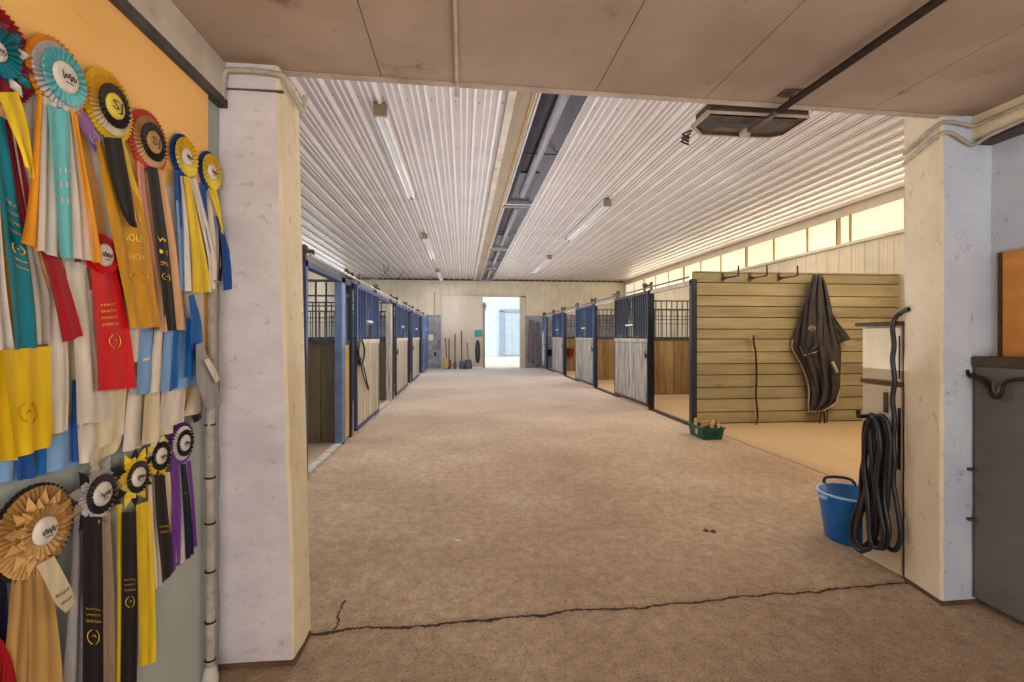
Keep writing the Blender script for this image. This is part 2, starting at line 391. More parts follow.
# ------------------------------------------------------------------ near room shell
w = MB(); w.box((-1.25,-4,0),(-1.02,2.3,2.6)); struct(w.build('wall_left_near', M_bluegrey))
w = MB(); w.box((-1.02,-2.6,1.15),(-1.004,2.015,2.38),0,.002)
o = w.build('plywood_board', M_orange); tag(o, 'orange plywood board on the left wall behind the show ribbons', 'board')
w = MB(); w.box((2.765,-4,0),(3.0,2.26,2.6)); struct(w.build('wall_right_near', M_pillar_b))
w = MB()
xs = [-1.25,-.36,.62,1.165,2.06,3.0]
for a, b in zip(xs[:-1], xs[1:]):
    ya, yb = 2.20+.025*(a+.7), 2.20+.025*(b+.7)
    w.add([(a+.002,-4,2.55),(b-.002,-4,2.55),(b-.002,yb,2.55),(a+.002,ya,2.55),(a+.002,-4,2.6),(b-.002,-4,2.6),(b-.002,yb,2.6),(a+.002,ya,2.6)],
          [(0,1,2,3),(4,7,6,5),(0,4,5,1),(1,5,6,2),(2,6,7,3),(3,7,4,0)])
w.box((-1.25,-4,2.56),(3.0,2.18,2.66)); struct(w.build('ceiling_near', M_soffit))
w = MB(); w.add([(-1.3,2.155,2.543),(3.0,2.265,2.543),(3.0,2.30,2.543),(-1.3,2.19,2.543),(-1.3,2.155,2.6),(3.0,2.265,2.6),(3.0,2.30,2.6),(-1.3,2.19,2.6)],
      [(0,3,2,1),(4,5,6,7),(0,1,5,4),(1,2,6,5),(2,3,7,6),(3,0,4,7)]); struct(w.build('trim_2', M_soffit_edge))
w = MB(); w.box((XL-.2,2.2,2.6),(XR+.2,2.3,HC+.12)); w.box((XL-.2,2.32,0),(-1.05,2.42,HC)); w.box((2.9,2.3,0),(XR+.2,2.4,HC)); struct(w.build('wall_near', M_wallsheet))
# beams under the near ceiling, left and right
w = MB(); w.box((-1.03,-4,2.385),(-.992,2.125,2.55),0,.004); w.box((-1.03,-4,2.355),(-.982,2.125,2.387),1); struct(w.build('trim_3', [M_beam, M_beam_d]))
w = MB(); w.box((2.65,-4,2.425),(2.77,2.26,2.55),0,.006); w.box((2.66,-4,2.405),(2.77,2.2,2.427),1); w.box((2.66,1.9,2.40),(2.76,2.258,2.408),1); struct(w.build('trim_4', [M_pillar_w, M_beam_d]))
# pillars: slightly splayed, chipped edges
def pillar(name, X0, X1, Y0, Y1, H, flare, mats, inner):
    w = MB(); nz = 26; rows = []; sk = .04 if inner < 0 else 0
    rnd = random.Random(3 if X0 < 0 else 5)
    for k in range(nz+1):
        z = H*k/nz; fx = flare*(1-z/H); j = lambda a=.004: rnd.uniform(-a, a)
        x1 = X1+(fx if inner > 0 else 0); x0 = X0-(fx if inner < 0 else 0)
        rows.append([Vector((x0+sk+j(),Y1,z)),Vector((x0+j(),Y0+.012,z)),Vector((x0+.012+j(),Y0,z)),Vector((x0*.5+x1*.5,Y0+j(.002),z)),Vector((x1-.012+j(),Y0+j(),z)),Vector((x1+j(),Y0+.012,z)),Vector((x1+j(),(Y0+Y1)/2,z)),Vector((x1+j(),Y1,z)),Vector((x0+sk,Y1,z))])
    nx = len(rows[0]); vs = [p for r in rows for p in r]
    for j in range(nz):
        for i in range(nx-1):
            face = (j*nx+i, j*nx+i+1, (j+1)*nx+i+1, (j+1)*nx+i)
            side = 1 if ((inner > 0 and i in (4,5,6)) or (inner < 0 and i in (0,1))) else 0
            w.add([vs[q] for q in face], [(0,1,2,3)], side)
    w.add([(X0-.006,Y0-.006,z) if i==0 else (X1+.006+flare,Y0-.006,z) if i==1 else (X1+.006+flare,Y1,z) if i==2 else (X0-.006+sk,Y1,z) for z in (0,.022) for i in range(4)], [(4,5,6,7),(0,1,5,4),(1,2,6,5),(3,0,4,7)], 2)
    return struct(w.build(name, mats))
pillar('wall_pillar_left', -1.03, -.782, 2.13, 2.33, 2.56, .068, [M_pillar, M_pillar_w, M_grime_shadow], 1)
p = MB(); p.bar((-.728,2.345,0),(-.785,2.345,2.545),.022,.03,0,(0,1,0)); struct(p.build('trim_5', M_pillar_w))
pillar('wall_pillar_right', 2.475, 2.80, 2.255, 2.505, 2.72, .0, [M_pillar_b, M_pillar_w, M_grime_shadow], -1)
# joint lines on left pillar head
p = MB(); p.box((-1.02,2.122,2.435),(-.76,2.14,2.441)); p.build('board_joint', M_grime_shadow, bpy.data.objects['wall_pillar_left'])
# dirt on the wall foot
# ------------------------------------------------------------------ conduits and rods
def tube_thing(name, pts, r, m, label, cat, extra=None, n=10):
    t = MB(); t.tube(pts, r, n)
    o = t.build(name, m); tag(o, label, cat); return o
def P(X, Y, Z): return Vector((X, Y, Z))
tube_thing('conduit_pipe', spline([P(-1.03,2.10,2.37),P(-1.0,2.10,2.375),P(-.99,2.10,2.40),P(-.99,2.11,2.47),P(-.98,2.11,2.505),P(-.94,2.11,2.51),P(-.86,2.11,2.51),P(-.78,2.115,2.505),P(-.755,2.13,2.50),P(-.755,2.2,2.485),P(-.752,2.28,2.47),P(-.75,2.33,2.455),P(-.742,2.34,2.47),P(-.74,2.345,2.53)],5), .0115, M_conduit, 'painted pipe bent round the top of the left pillar', 'pipe')
vp = thing('conduit_pipe', (-1.0,2.01,0), 'flaking white upright pipe in the corner left of the left pillar', 'pipe')
t = MB(); t.tube([P(-.995,2.012,.02),P(-.993,2.012,.5),P(-.997,2.01,1.0),P(-.985,2.0,1.25),P(-.983,2.0,1.62)], .0165, 12); t.build('pipe', M_conduit, vp)
for z in (.12,.27,.47,.66,.84,1.05):
    t = MB(); t.lathe((-.995,2.012,z), [(.0175,-.004),(.0205,-.003),(.0205,.003),(.0175,.004)], 12); t.build('clamp', M_blackm, vp)
t = MB(); t.lathe((-.992,2.005,.05), [(.0,-.05),(.028,-.05),(.03,0),(.024,.03),(.018,.05)], 12); t.build('foot_collar', M_beam, vp)
tube_thing('conduit_pipe', spline([P(-.028,-3,2.535),P(-.028,0,2.535),P(-.028,2.0,2.535),P(-.028,2.16,2.535),P(-.028,2.19,2.52),P(-.028,2.2,2.49)],4), .009, M_conduit, 'thin straight conduit running along the middle of the near ceiling', 'pipe')
rod = thing('ceiling_rod', (1.53,1.6,2.5), 'dark steel rod hung under the near ceiling beside the hanging tray', 'rod')
t = MB(); t.tube([P(1.56,-2.5,2.5),P(1.555,1.2,2.5),P(1.535,2.2,2.5)], .016, 12); t.build('rod', M_blackm, rod)
t = MB(); t.tube([P(1.535,2.2,2.5),P(1.525,2.42,2.5)], .013, 12); t.build('end_section', M_hanger, rod)
t = MB(); t.lathe((1.522,2.46,2.5), [(0,-.03),(.02,-.024),(.03,0),(.02,.024),(0,.03)], 12, axis='z'); t.build('end_knob', M_conduit, rod)
t = MB(); t.cyl(P(1.54,2.12,2.51),P(1.54,2.12,2.55),.008,8); t.box((1.49,2.09,2.54),(1.59,2.15,2.55)); t.build('bracket', M_hanger, rod)
for k, (dz, lb) in enumerate(((0,'upper white conduit wrapping the head of the right pillar'),(-.055,'lower white conduit wrapping the head of the right pillar'))):
    z = 2.50+dz
    tube_thing('conduit_pipe', spline([P(2.505,2.50,z-.06),P(2.487,2.42,z-.04),P(2.46,2.27,z),P(2.50,2.235,z+.005),P(2.58,2.235,z-.004-.03*k),P(2.63,2.22,z-.015-.04*k),P(2.635,2.1,z-.01-.02*k),P(2.635,1.5,z-.01),P(2.635,-1,z-.01)],5), .0095, M_conduit, lb, 'pipe')
# hanging tray (old light housing)
tr = thing('light_housing', (1.6,2.45,2.5), 'old chamfered metal light housing hung just beyond the near ceiling edge', 'light housing')
x0, x1, y0, y1 = 1.235, 1.80, 2.33, 2.60
oct_ = [(x0,y0),(x1,y0),(x1,y1-.05),(x1-.06,y1),(x0+.1,y1),(x0,y1-.1)]
t = MB(); ins = [(x0+.022,y0+.004),(x1-.006,y0+.004),(x1-.006,y1-.054),(x1-.062,y1-.018),(x0+.108,y1-.018),(x0+.022,y1-.108)]
vs = [P(x,y,2.535) for x,y in oct_]+[P(x,y,2.535) for x,y in ins]+[P(x,y,2.55) for x,y in oct_]+[P(x,y,2.60) for x,y in ins]
fs = [(i,(i+1)%6,6+(i+1)%6,6+i) for i in range(6)]+[(i,12+i,12+(i+1)%6,(i+1)%6) for i in range(6)]+[(6+i,6+(i+1)%6,18+(i+1)%6,18+i) for i in range(6)]+[tuple(range(12,18))]
t.add(vs, fs[:12]); t.add(vs, fs[12:], 1); t.build('rim', [M_soffit_edge, M_darktop], tr)
t = MB(); t.add([P(x,y,2.598) for x,y in ins], [(0,1,2,3,4,5)]); t.build('backing', M_darktop, tr)
t = MB(); t.box((x0+.14,2.5,2.548),(x0+.30,2.565,2.6),0,.008); t.build('ballast', M_hanger, tr)
t = MB(); t.box((x0+.03,2.35,2.55),(x1-.03,2.39,2.6),0,.008); t.build('channel', M_conduit, tr)
t = MB(); t.box((x0+.33,2.49,2.552),(x1-.08,2.55,2.6),0,.008); t.build('cover_plate', M_grime_shadow, tr)
t = MB()
for k in range(3): t.tube([P(1.24+.012*k,2.5+.04*k,2.52),P(1.2+.02*k,2.53+.05*k,2.51),P(1.25+.02*k,2.56+.04*k,2.5)], .006, 6)
t.build('loose_wires', M_blackm, tr)
t = MB(); t.bar(P(1.5,2.45,2.6),P(1.5,2.45,HC),.03,.03); t.build('hanger', M_hanger, tr)
# ------------------------------------------------------------------ ceiling fixtures
def batten(X, Y0, Y1, label):
    X *= 1.05; Y0 *= 1.05; Y1 = min(Y1*1.05, 20.7)
    r = thing('fluorescent_light', (X,Y0,HC), label, 'ceiling light', 'fluorescent battens over the stalls')
    z = HC-.02
    t = MB(); t.box((X-.06,Y0,z-.09),(X+.06,Y1,z)); t.box((X-.012,Y0+.02,z-.11),(X+.012,Y1-.02,z-.09)); t.build('housing', M_white, r)
    for s_ in (-1,1):
        t = MB(); t.cyl(P(X+.045*s_,Y0+.04,z-.115),P(X+.045*s_,Y1-.04,z-.115),.02,10); t.build('tube', M_tube, r)
    for ya, yb in ((Y0-.02,Y0+.05),(Y1-.05,Y1+.01)): MB().box((X-.07,ya,z-.13),(X+.07,yb-.02,z),0,.008).build('end_cap', M_trough, r)
    t = MB(); t.box((X-.055,(Y0+Y1)/2-.02,z-.088),(X+.055,(Y0+Y1)/2+.02,z-.05)); t.build('tube_joint', M_white, r)
batten(-.83, 4.95, 7.95, 'long fluorescent light nearest on the left of the ribbed ceiling')
batten(-.87, 11.1, 14.2, 'fluorescent light second from the front on the left of the ceiling')
batten(-.87, 16.9, 19.9, 'farthest fluorescent light on the left, near the end wall')
batten(2.46, 8.0, 11.1, 'fluorescent light nearest on the right of the heater row')
batten(2.49, 13.7, 16.9, 'farther fluorescent light on the right of the heater row')
def heater(Y0, Y1, label):
    Y0 *= 1.05; Y1 = min(Y1*1.05, 20.75)
    r = thing('trough_light', (.94,Y0,HC), label, 'ceiling light', 'dark trough lights down the middle of the ceiling')
    z = HC-.03; xa, xb = .76, 1.22
    t = MB(); t.grid([[P(xa,y,z-.07),P(xa+.05,y,z-.055),P(xa+.1,y,z-.02),P(xa+.22,y,z-.005),P(xb-.1,y,z-.02),P(xb-.05,y,z-.055),P(xb,y,z-.07)] for y in (Y0,Y1)], 0, True)
    t.build('reflector', M_reflect, r)
    t = MB()
    t.box((xa-.02,Y0,z-.09),(xa,Y1,z)); t.box((xb,Y0,z-.09),(xb+.02,Y1,z)); t.box((xa,Y0,z-.085),(xb,Y0+.03,z-.01)); t.build('frame', M_rail, r)
    t = MB(); t.box((xa,Y1-.05,z-.1),(xb,Y1,z+.0)); t.build('end_plate', M_rail, r)
    t = MB(); t.box((xa+.005,Y1-1.5,z-.035),(xb-.005,Y1-.06,z-.006)); t.build('end_panel', M_black, r)
    t = MB(); t.tube([P(1.0,Y0+.05,z-.05),P(1.0,Y1-.45,z-.05)], .055, 14); t.build('tube', M_tubed, r)
    t = MB(); t.bar(P(xa,(Y0+Y1)/2,z-.085),P(xb,(Y0+Y1)/2,z-.085),.012,.012); t.build('wire_guard', M_blackm, r)
for a, b, lb in ((3.6,8.15,'dark trough light nearest the near room, first of the ceiling row'),(8.35,12.35,'second dark trough light from the front in the ceiling row'),(12.6,16.0,'third dark trough light from the front in the ceiling row'),(16.2,19.9,'dark trough light nearest the far wall, last of the ceiling row')): heater(a, b, lb)
t = MB(); t.box((.50,2.4,HC-.06),(.74,20.8,HC-.03)); t.box((.45,2.4,HC-.075),(.53,20.8,HC-.02),1); t.box((.69,2.4,HC-.09),(.705,20.8,HC-.02),2); t.box((.715,2.4,HC-.08),(.745,20.8,HC-.02),1)
struct(t.build('trim_6', [M_trough, M_beam, M_blond]))
cb = []
cb = spline([far(345,278,.1),far(362,278,.12),on_y(375,279,17),on_y(386,272,17),on_y(389,263,17),on_y(384,262,17),on_y(386,274,17),on_y(398,279,18),on_y(409,262,19),on_y(416,262,19),on_y(428,276,20),far(440,279,.12)],8)
tube_thing('hanging_cable', cb, .012, M_black, 'thin black cable looping below the ceiling above the left stalls', 'cable', n=6)
# ------------------------------------------------------------------ stalls
def planks_v(mb, p0, p1, z0, z1, th=.03, wd=.14, mi=0):   # vertical planks between ground points
    p0, p1 = Vector((p0[0],p0[1],0)), Vector((p1[0],p1[1],0)); L_ = (p1-p0).length; d = (p1-p0)/L_; k = max(1, round(L_/wd)); st = L_/k
    for i in range(k):
        a = p0+d*(st*i+.004); b = p0+d*(st*(i+1)-.004); c_ = (a+b)/2
        jit = random.uniform(-.003,.003); nrm = Vector((-d.y,d.x,0))
        mb.bar(c_+nrm*jit+Vector((0,0,z0)), c_+nrm*jit+Vector((0,0,z1)), 0, 0) if False else None
        h = nrm*th/2
        vs = [a-h+nrm*jit, b-h+nrm*jit, b+h+nrm*jit, a+h+nrm*jit]
        mb.add([v+Vector((0,0,z0)) for v in vs]+[v+Vector((0,0,z1)) for v in vs], [(0,3,2,1),(4,5,6,7),(0,1,5,4),(1,2,6,5),(2,3,7,6),(3,0,4,7)], mi)
def partition(x0, x1, Y, label, wm, top=2.24, grp='plank and bar dividers between the stalls'):
    r = thing('stall_divider', ((x0+x1)/2,Y,0), label, 'stall divider', grp)
    t = MB(); planks_v(t, (x0,Y), (x1,Y), .02, 1.3, .04, .19); t.build('plank_panel', wm, r)
    t = MB(); t.box((x0,Y-.035,1.3),(x1,Y+.035,1.37)); t.box((x0,Y-.02,top-.03),(x1,Y+.02,top)); t.box((x0,Y-.015,top-.22),(x1,Y+.015,top-.2)); t.box((x0,Y-.015,1.78),(x1,Y+.015,1.795)) ; t.build('rail', M_bar, r)
    k = int(abs(x1-x0)/.125)
    for i in range(1, k):
        x = x0+(x1-x0)*i/k; t = MB(); t.cyl(P(x,Y,1.36),P(x,Y,top-.02),.0125,6); t.build('bar', M_bar, r)
XSR, XSL = 3.55, -1.58
RY = [7.1,10.82,14.66,18.57]
names = ['first','second','third','fourth']
for k, y in enumerate(RY[1:]): partition(XSR+.05, XR-.03, y+.05, 'brown plank and bar divider at the back of the %s right stall' % names[k], M_wood)
LYD = [6.42,10.6,14.3,18.1]
for k, y in enumerate(LYD): partition(XL+.03, XSL-.05, y, 'dull olive plank and bar divider seen at the end of the %s left stall' % names[k], M_woodg, top=2.13)
def post(X, Y, H, m, label, w_=.1, dx=.09):
    o = MB().box((X-dx/2,Y-w_/2,0),(X+dx/2,Y+w_/2,H),0,.006).build('stall_post', m)
    tag(o, label, 'post', 'steel posts of the stall fronts')
def sdoor(X, Y0, Y1, side, top, mw, mf, mb_, label, kick=0.0, wm=None, slack=.0):
    # side = +1: the corridor lies towards -x (right row); the door hangs on the corridor side
    s_ = -side; xo = X+s_*.085
    r = thing('stall_door', (xo,(Y0+Y1)/2,0), label, 'stall door', 'sliding stall doors')
    zb = .07
    fr = MB()
    for y in (Y0,Y1): fr.box((xo-.022,y-.028,zb),(xo+.022,y+.028,top))
    fr.box((xo-.022,Y0,top-.05),(xo+.022,Y1,top)); fr.box((xo-.022,Y0,zb),(xo+.022,Y1,zb+.06)); fr.build('frame', mf, r)
    t = MB(); t.box((xo-.03,Y0,1.28),(xo+.03,Y1,1.35)); t.build('middle_rail', mw, r)
    t = MB(); planks_v(t, (xo,Y0+.03),(xo,Y1-.03), zb+.05, 1.29, .03, .145); t.build('plank_panel', mw, r)
    L_ = Y1-Y0; yc = (Y0+Y1)/2; k = int(L_/.12)
    for i in range(1, k):
        y = Y0+L_*i/k
        z0 = 1.34
        if abs(y-yc) < .2: z0 = 1.62
        t = MB(); t.cyl(P(xo,y,z0),P(xo,y,top-.03),.014,6); t.build('bar', mb_, r)
    t = MB(); t.box((xo+s_*.0-.02,yc-.25,1.36),(xo+.02,yc-.215,top-.03)); t.box((xo-.02,yc+.215,1.36),(xo+.02,yc+.25,top-.03)); t.box((xo-.022,yc-.23,1.585),(xo+.022,yc+.23,1.615)); t.build('feed_frame', mf, r)
    t = MB(); t.box((xo-.045,yc-.2,1.615),(xo+.045,yc+.2,1.64),0,.006); t.build('feed_ledge', M_white, r)
    # sheet insets flanking the feed opening, as on the photo's closed upper panels
    t = MB(); t.box((xo-.006+side*.012,Y0+.03,1.35),(xo+.006+side*.012,yc-.25,top-.05)); t.box((xo-.006+side*.012,yc+.25,1.35),(xo+.006+side*.012,Y1-.03,top-.05)); t.build('upper_sheet', mf, r)
    for y in (Y0+.18,Y1-.18):
        t = MB(); t.box((xo-.012,y-.03,top-.02),(xo+.012,y+.03,top+.14),0,.004); t.cyl(P(xo-.03,y,top+.12),P(xo+.03,y,top+.12),.045,12); t.build('hanger', M_hanger, r)
    t = MB(); t.box((xo+s_*.03-.012,Y0+.03,1.0),(xo+s_*.03+.012,Y0+.09,1.06)); t.cyl(P(xo+s_*.04,Y0+.06,.98),P(xo+s_*.04,Y0+.06,1.12),.01,8); t.build('latch', M_black, r)
def track(X, Y0, Y1, Z, side, mt, label, ys, mr=None):
    s_ = -side; xo = X+s_*.085
    r = thing('door_track', (xo,Y0,Z), label, 'door track')
    t = MB(); t.box((X-.045,Y0,Z-.11),(X+.045,Y1,Z-.045)); t.build('beam', mt, r)
    t = MB(); t.tube([P(xo,Y0,Z),P(xo,Y1,Z)], .015, 10); t.build('rail', mr or M_rail, r)
    for y in ys:
        t = MB(); t.bar(P(X,y,Z-.06),P(X,y,Z+.07),.03,.05); t.bar(P(X,y,Z+.05),P(xo,y,Z+.05),.03,.035); t.bar(P(xo,y,Z-.0),P(xo,y,Z+.06),.02,.03); t.cyl(P(X,y-.02,Z+.09),P(X,y+.02,Z+.09),.028,12); t.build('bracket', M_hanger, r)
def sill(X, Y0, Y1, m, label):
    o = MB().box((X-.045,Y0,0),(X+.045,Y1,.035),0,.005).build('stall_sill', m); tag(o, label, 'sill', 'sills across the stall openings')
track(XSR, 7.1, 20.6, 2.31, 1, M_sill, 'grey sliding track along the top of the right stalls', [8.78,10.8,12.65,14.6,16.5,18.5], M_bar)
track(XSL, 4.9, 20.9, 2.20, -1, M_blue, 'blue beam and pale sliding rail along the left stalls', [5.0,6.75,8.8,10.75,13.0,14.4,16.6,18.2])
pr = [(7.12,'navy post at the near end of the plank wing wall'),(8.78,'navy post between first right opening and first right door'),(10.76,'navy post at the far edge of the first right door'),(12.62,'navy post at the near edge of the second right door'),(14.62,'navy post at the far edge of the second right door'),(16.5,'navy post at the near edge of the third right door'),(18.5,'navy post at the far edge of the third right door'),(20.25,'navy post beside the last right stall by the far wall')]
for i, (y, lb) in enumerate(pr): post(XSR, y, 2.28, M_blue_d, lb, .09)
sdoor(XSR, 8.72, 10.66, 1, 2.25, M_ww, M_blue_d, M_blue_d, 'nearest sliding door on the right, whitewashed planks under dark bars')
sdoor(XSR, 12.5, 14.5, 1, 2.25, M_ww, M_blue, M_barblue, 'second sliding door from the front on the right, navy upper half')
sdoor(XSR, 16.4, 18.4, 1, 2.25, M_ww, M_blue, M_barblue, 'third sliding door from the front on the right, royal blue upper half')
sdoor(XSR, 20.0, 20.78, 1, 2.25, M_blue_l, M_blue_l, M_blue_l, 'bright blue stall door farthest on the right, with pale rope hung on it')
for a, b, lb in ((7.2,8.7,'dark floor sill of the nearest right stall opening'),(10.85,12.55,'dark floor sill of the second right stall opening'),(14.7,16.45,'dark floor sill of the third right stall opening'),(18.55,20.2,'dark floor sill of the farthest right stall opening')): sill(XSR, a, b, M_sill_d, lb)
pl = [(4.93,M_blue,'slim blue post peeking out beside the left pillar',.08),(6.4,M_blue_l,'broad pale blue post at the end of the nearest left opening',.2),(6.86,M_blue_d,'navy post at the near edge of the nearest left door',.09),(8.72,M_blue,'blue post at the far edge of the nearest left door',.08),(10.55,M_ww,'whitewashed post just before the second left door',.3),(10.88,M_blue_d,'navy post at the near edge of the second left door',.09),(13.1,M_blue,'blue post at the far edge of the second left door',.08),(14.3,M_blue_d,'navy post at the near edge of the third left door',.1),(16.6,M_blue,'blue post at the far edge of the third left door',.08),(18.1,M_blue_d,'navy post at the near edge of the last left door',.1),(20.85,M_blue_l,'bright blue post against the far wall at the end of the left row',.1)]
for y, m, lb, wd in pl: post(XSL, y, 2.16, m, lb, wd)
sdoor(XSL, 6.92, 8.66, -1, 2.13, M_wwl, M_blue, M_barblue, 'nearest sliding door on the left, cream planks under a blue top')
sdoor(XSL, 10.94, 13.04, -1, 2.13, M_wwl, M_blue, M_barblue, 'second sliding door from the front on the left')
sdoor(XSL, 14.36, 16.52, -1, 2.13, M_wwl, M_blue, M_blue, 'third sliding door from the front on the left')
sdoor(XSL, 18.2, 20.7, -1, 2.13, M_blue_l, M_blue_l, M_blue_l, 'pale blue sliding door farthest on the left, next to the far wall')
for a, b, lb in ((4.95,6.45,'pale steel floor sill of the nearest left stall opening'),(8.78,10.38,'pale floor sill of the second left stall opening'),(13.16,14.24,'pale floor sill of the third left stall opening'),(16.66,18.04,'pale floor sill of the farthest left stall opening')): sill(XSL, a, b, M_sill, lb)
# fixed front between nearest left opening and door: blond post and bars
ff = thing('fixed_stall_panel', (XSL,6.66,0), 'narrow fixed front of blond timber and bars left of the nearest left door', 'stall panel')
t = MB(); planks_v(t, (XSL,6.51),(XSL,6.8), .03, 1.3, .05, .13); t.build('plank_panel', M_blond, ff)
for i in range(3):
    t = MB(); t.cyl(P(XSL,6.56+.09*i,1.3),P(XSL,6.56+.09*i,1.95),.013,6); t.build('bar', M_bar, ff)
t = MB(); t.box((XSL-.02,6.51,1.93),(XSL+.02,6.81,1.97)); t.box((XSL-.03,6.51,1.28),(XSL+.03,6.81,1.34)); t.build('rail', M_bar, ff)
# feed buckets glimpsed in the far right stalls
def small_pail(c, r_, m, label):
    q = thing('feed_pail', c, label, 'pail'); c = Vector(c)
    t = MB(); t.lathe(c, [(0,0),(r_*.75,0),(r_,.3),(r_*1.04,.3),(r_*.96,.29),(r_*.72,.02),(0,.02)], 20); t.build('body', m, q)
    t = MB(); t.tube([c+Vector((r_*math.cos(a)*1.0,0,.3+.1*math.sin(a))) for a in [PI*k/8 for k in range(9)]], .008, 6); t.build('handle', M_blackm, q)
small_pail(tuple(on_y(570,356,18.42)), .16, M_redp, 'rust red feed pail on the divider seen through the third right stall opening')
small_pail(tuple(on_y(549,356,20.8)), .18, M_dkblue, 'dark blue feed pail seen through the farthest right stall opening')
# ------------------------------------------------------------------ wing wall of horizontal boards
ww = thing('board_wall', (5.1,7.3,0), 'pale green horizontal board wall closing the wash bay on the right', 'board wall')
t = MB(); z = .01; k = 0; hs = [.19,.22,.2,.21,.19,.2,.22,.17,.2,.19,.18,.22,.17]
while z < 2.42 and k < len(hs):
    h = hs[k]*2.4/sum(hs); jx = random.uniform(0,.03)
    t.box((XSR+.08+jx*(k%2),7.28,z+.006),(XR-.04,7.31+random.uniform(-.004,.006),z+h-.006),0,.004); z += h; k += 1
t.build('boards', M_boards, ww)
t = MB(); t.box((XSR+.10,7.305,0),(XR-.04,7.36,2.4)); t.build('backing', M_grime_shadow, ww)
t = MB(); t.box((XSR+.1,7.27,2.41),(XR-.04,7.37,2.43)); t.build('cap_board', M_boards, ww)
def hook(u, lb):
    b_ = on_y(u-17, 277, 7.27)
    r = thing('wall_hook', b_, lb, 'hook', 'bent steel hooks along the top of the board wall')
    t = MB(); t.tube(spline([b_, b_+Vector((.0,-.1,-.02)), b_+Vector((0,-.40,-.03)), b_+Vector((0,-.43,0)), b_+Vector((0,-.43,.12))],5), .012, 8); t.build('arm', M_blackm, r)
    t = MB(); t.box(b_+Vector((-.02,-.008,-.06)), b_+Vector((.02,.012,.07))); t.tube([b_+Vector((0,0,-.05)), b_+Vector((0,-.14,-.025))], .009, 6); t.build('back_plate', M_hanger, r)
hook(740,'bent steel hook nearest the stall post on the board wall'); hook(767,'middle one of three bent steel hooks on the board wall'); hook(796,'bent steel hook closest to the hanging horse rug')
# horse rug
YW = 7.2
rg = thing('horse_rug', on_y(818,262,YW), 'charcoal horse rug with pale binding hanging on the board wall', 'horse rug')
def cr(x, y): return (770+x/3.79, 260+y/3.79)
def panel(rows, Y, amp, folds, ph=0, nx=22, sub=5, bulge=.1):
    pts = [(Vector((*cr(a,y),0)), Vector((*cr(b,y2),0))) for a, y, b, y2 in rows]
    Ls = spline([p[0] for p in pts], sub); Rs = spline([p[1] for p in pts], sub); out = []
    for j, (l, r_) in enumerate(zip(Ls, Rs)):
        row = []; v = j/(len(Ls)-1)
        for i in range(nx+1):
            s = i/nx; q = l.lerp(r_, s)
            dep = -bulge*math.sin(PI*s)*(.35+.65*math.sin(PI*min(v*1.1,1))) + amp*(1.3*abs(math.sin(folds*PI*s**1.3+ph+v*1.5))-.6*abs(math.sin(folds*1.9*PI*s+ph*2-v*2.6))+.25*math.sin(v*13+s*9+ph))*(.5+.6*v)
            row.append(on_y(q.x, q.y, Y+dep))
        out.append(row)
    return out, Ls, Rs
rows = [(163,58,196,55),(152,100,213,95),(138,150,226,150),(120,200,236,200),(102,255,248,250),(86,300,262,300),(82,332,268,340),(98,362,268,380),(118,400,266,430),(138,450,264,480),(146,500,258,515),(144,540,246,545),(146,575,200,572)]
g1, Ls, Rs = panel(rows, YW-.055, .075, 3.2, .6, 40, 6)
t = MB(); t.grid(g1); t.build('body', M_rug, rg, .012)
edge = [r_[0]+Vector((0,-.01,0)) for r_ in g1[30:]]+g1[-1]+[r_[-1] for r_ in reversed(g1[56:])]
t = MB(); t.tube(edge, .012, 6); t.build('binding', M_bind, rg)
rows2 = [(163,56,194,56),(150,110,195,110),(135,170,200,170),(125,230,205,230),(117,290,205,290),(114,325,200,330),(122,345,170,350),(128,362,160,352)]
g2, _, _ = panel(rows2, YW-.15, .06, 2.2, 1.0, 24, 4, .05)
t = MB(); t.grid(g2); t.build('chest_flap', M_rug, rg, .012)
t = MB(); t.tube(g2[-1]+[r_[-1] for r_ in reversed(g2[20:-1])], .011, 6); t.tube([r_[0] for r_ in g2[20:]], .011, 6); t.build('binding', M_bind, rg)
rows3 = [(228,200,236,200),(236,232,254,232),(242,255,272,255),(248,275,288,275),(252,292,302,296),(256,306,302,302),(262,318,284,306)]
g3, _, _ = panel(rows3, YW-.05, .03, 1, 0, 10, 3, .02)
t = MB(); t.grid(g3); t.build('side_flap', M_rug, rg, .012)
c_ = Vector((*cr(158,258),0)); pc = on_y(c_.x, c_.y, YW-.30)
def oval(mb, c, rx, rz, d=.004, n=20, mi=0): mb.add([c+Vector((rx*math.cos(2*PI*k/n), -d, rz*math.sin(2*PI*k/n))) for k in range(n)], [tuple(range(n))], mi)
t = MB(); oval(t, pc, .06, .036, .004); lg = t.build('badge', M_rugin, rg)
t = MB(); t.tube([pc+Vector((.058*math.cos(a),-.007,.034*math.sin(a))) for a in [PI*2*k/24 for k in range(24)]], .005, 5, closed=True); t.tube(spline([pc+Vector((-.035,-.008,-.006)),pc+Vector((-.02,-.008,.012)),pc+Vector((-.005,-.008,-.008)),pc+Vector((.012,-.008,.012)),pc+Vector((.034,-.008,-.004))],4), .005, 4); t.build('badge_mark', M_bind, lg)
def crp(x, y, dy): q = cr(x, y); return on_y(q[0], q[1], YW+dy)
t = MB(); t.tube(spline([crp(236,385,-.17),crp(244,402,-.19),crp(254,424,-.18)],4), .022, 8); t.build('strap', M_bind, rg)
hl = thing('halter', crp(200,590,-.03), 'brown leather halter end dangling below the horse rug', 'halter')
t = MB(); t.tube(spline([crp(196,560,-.04),crp(192,590,-.05),crp(188,625,-.06),crp(200,640,-.06),crp(208,620,-.05),crp(205,585,-.04),crp(203,560,-.04)],6), .014, 8); t.build('strap', M_leather, hl)
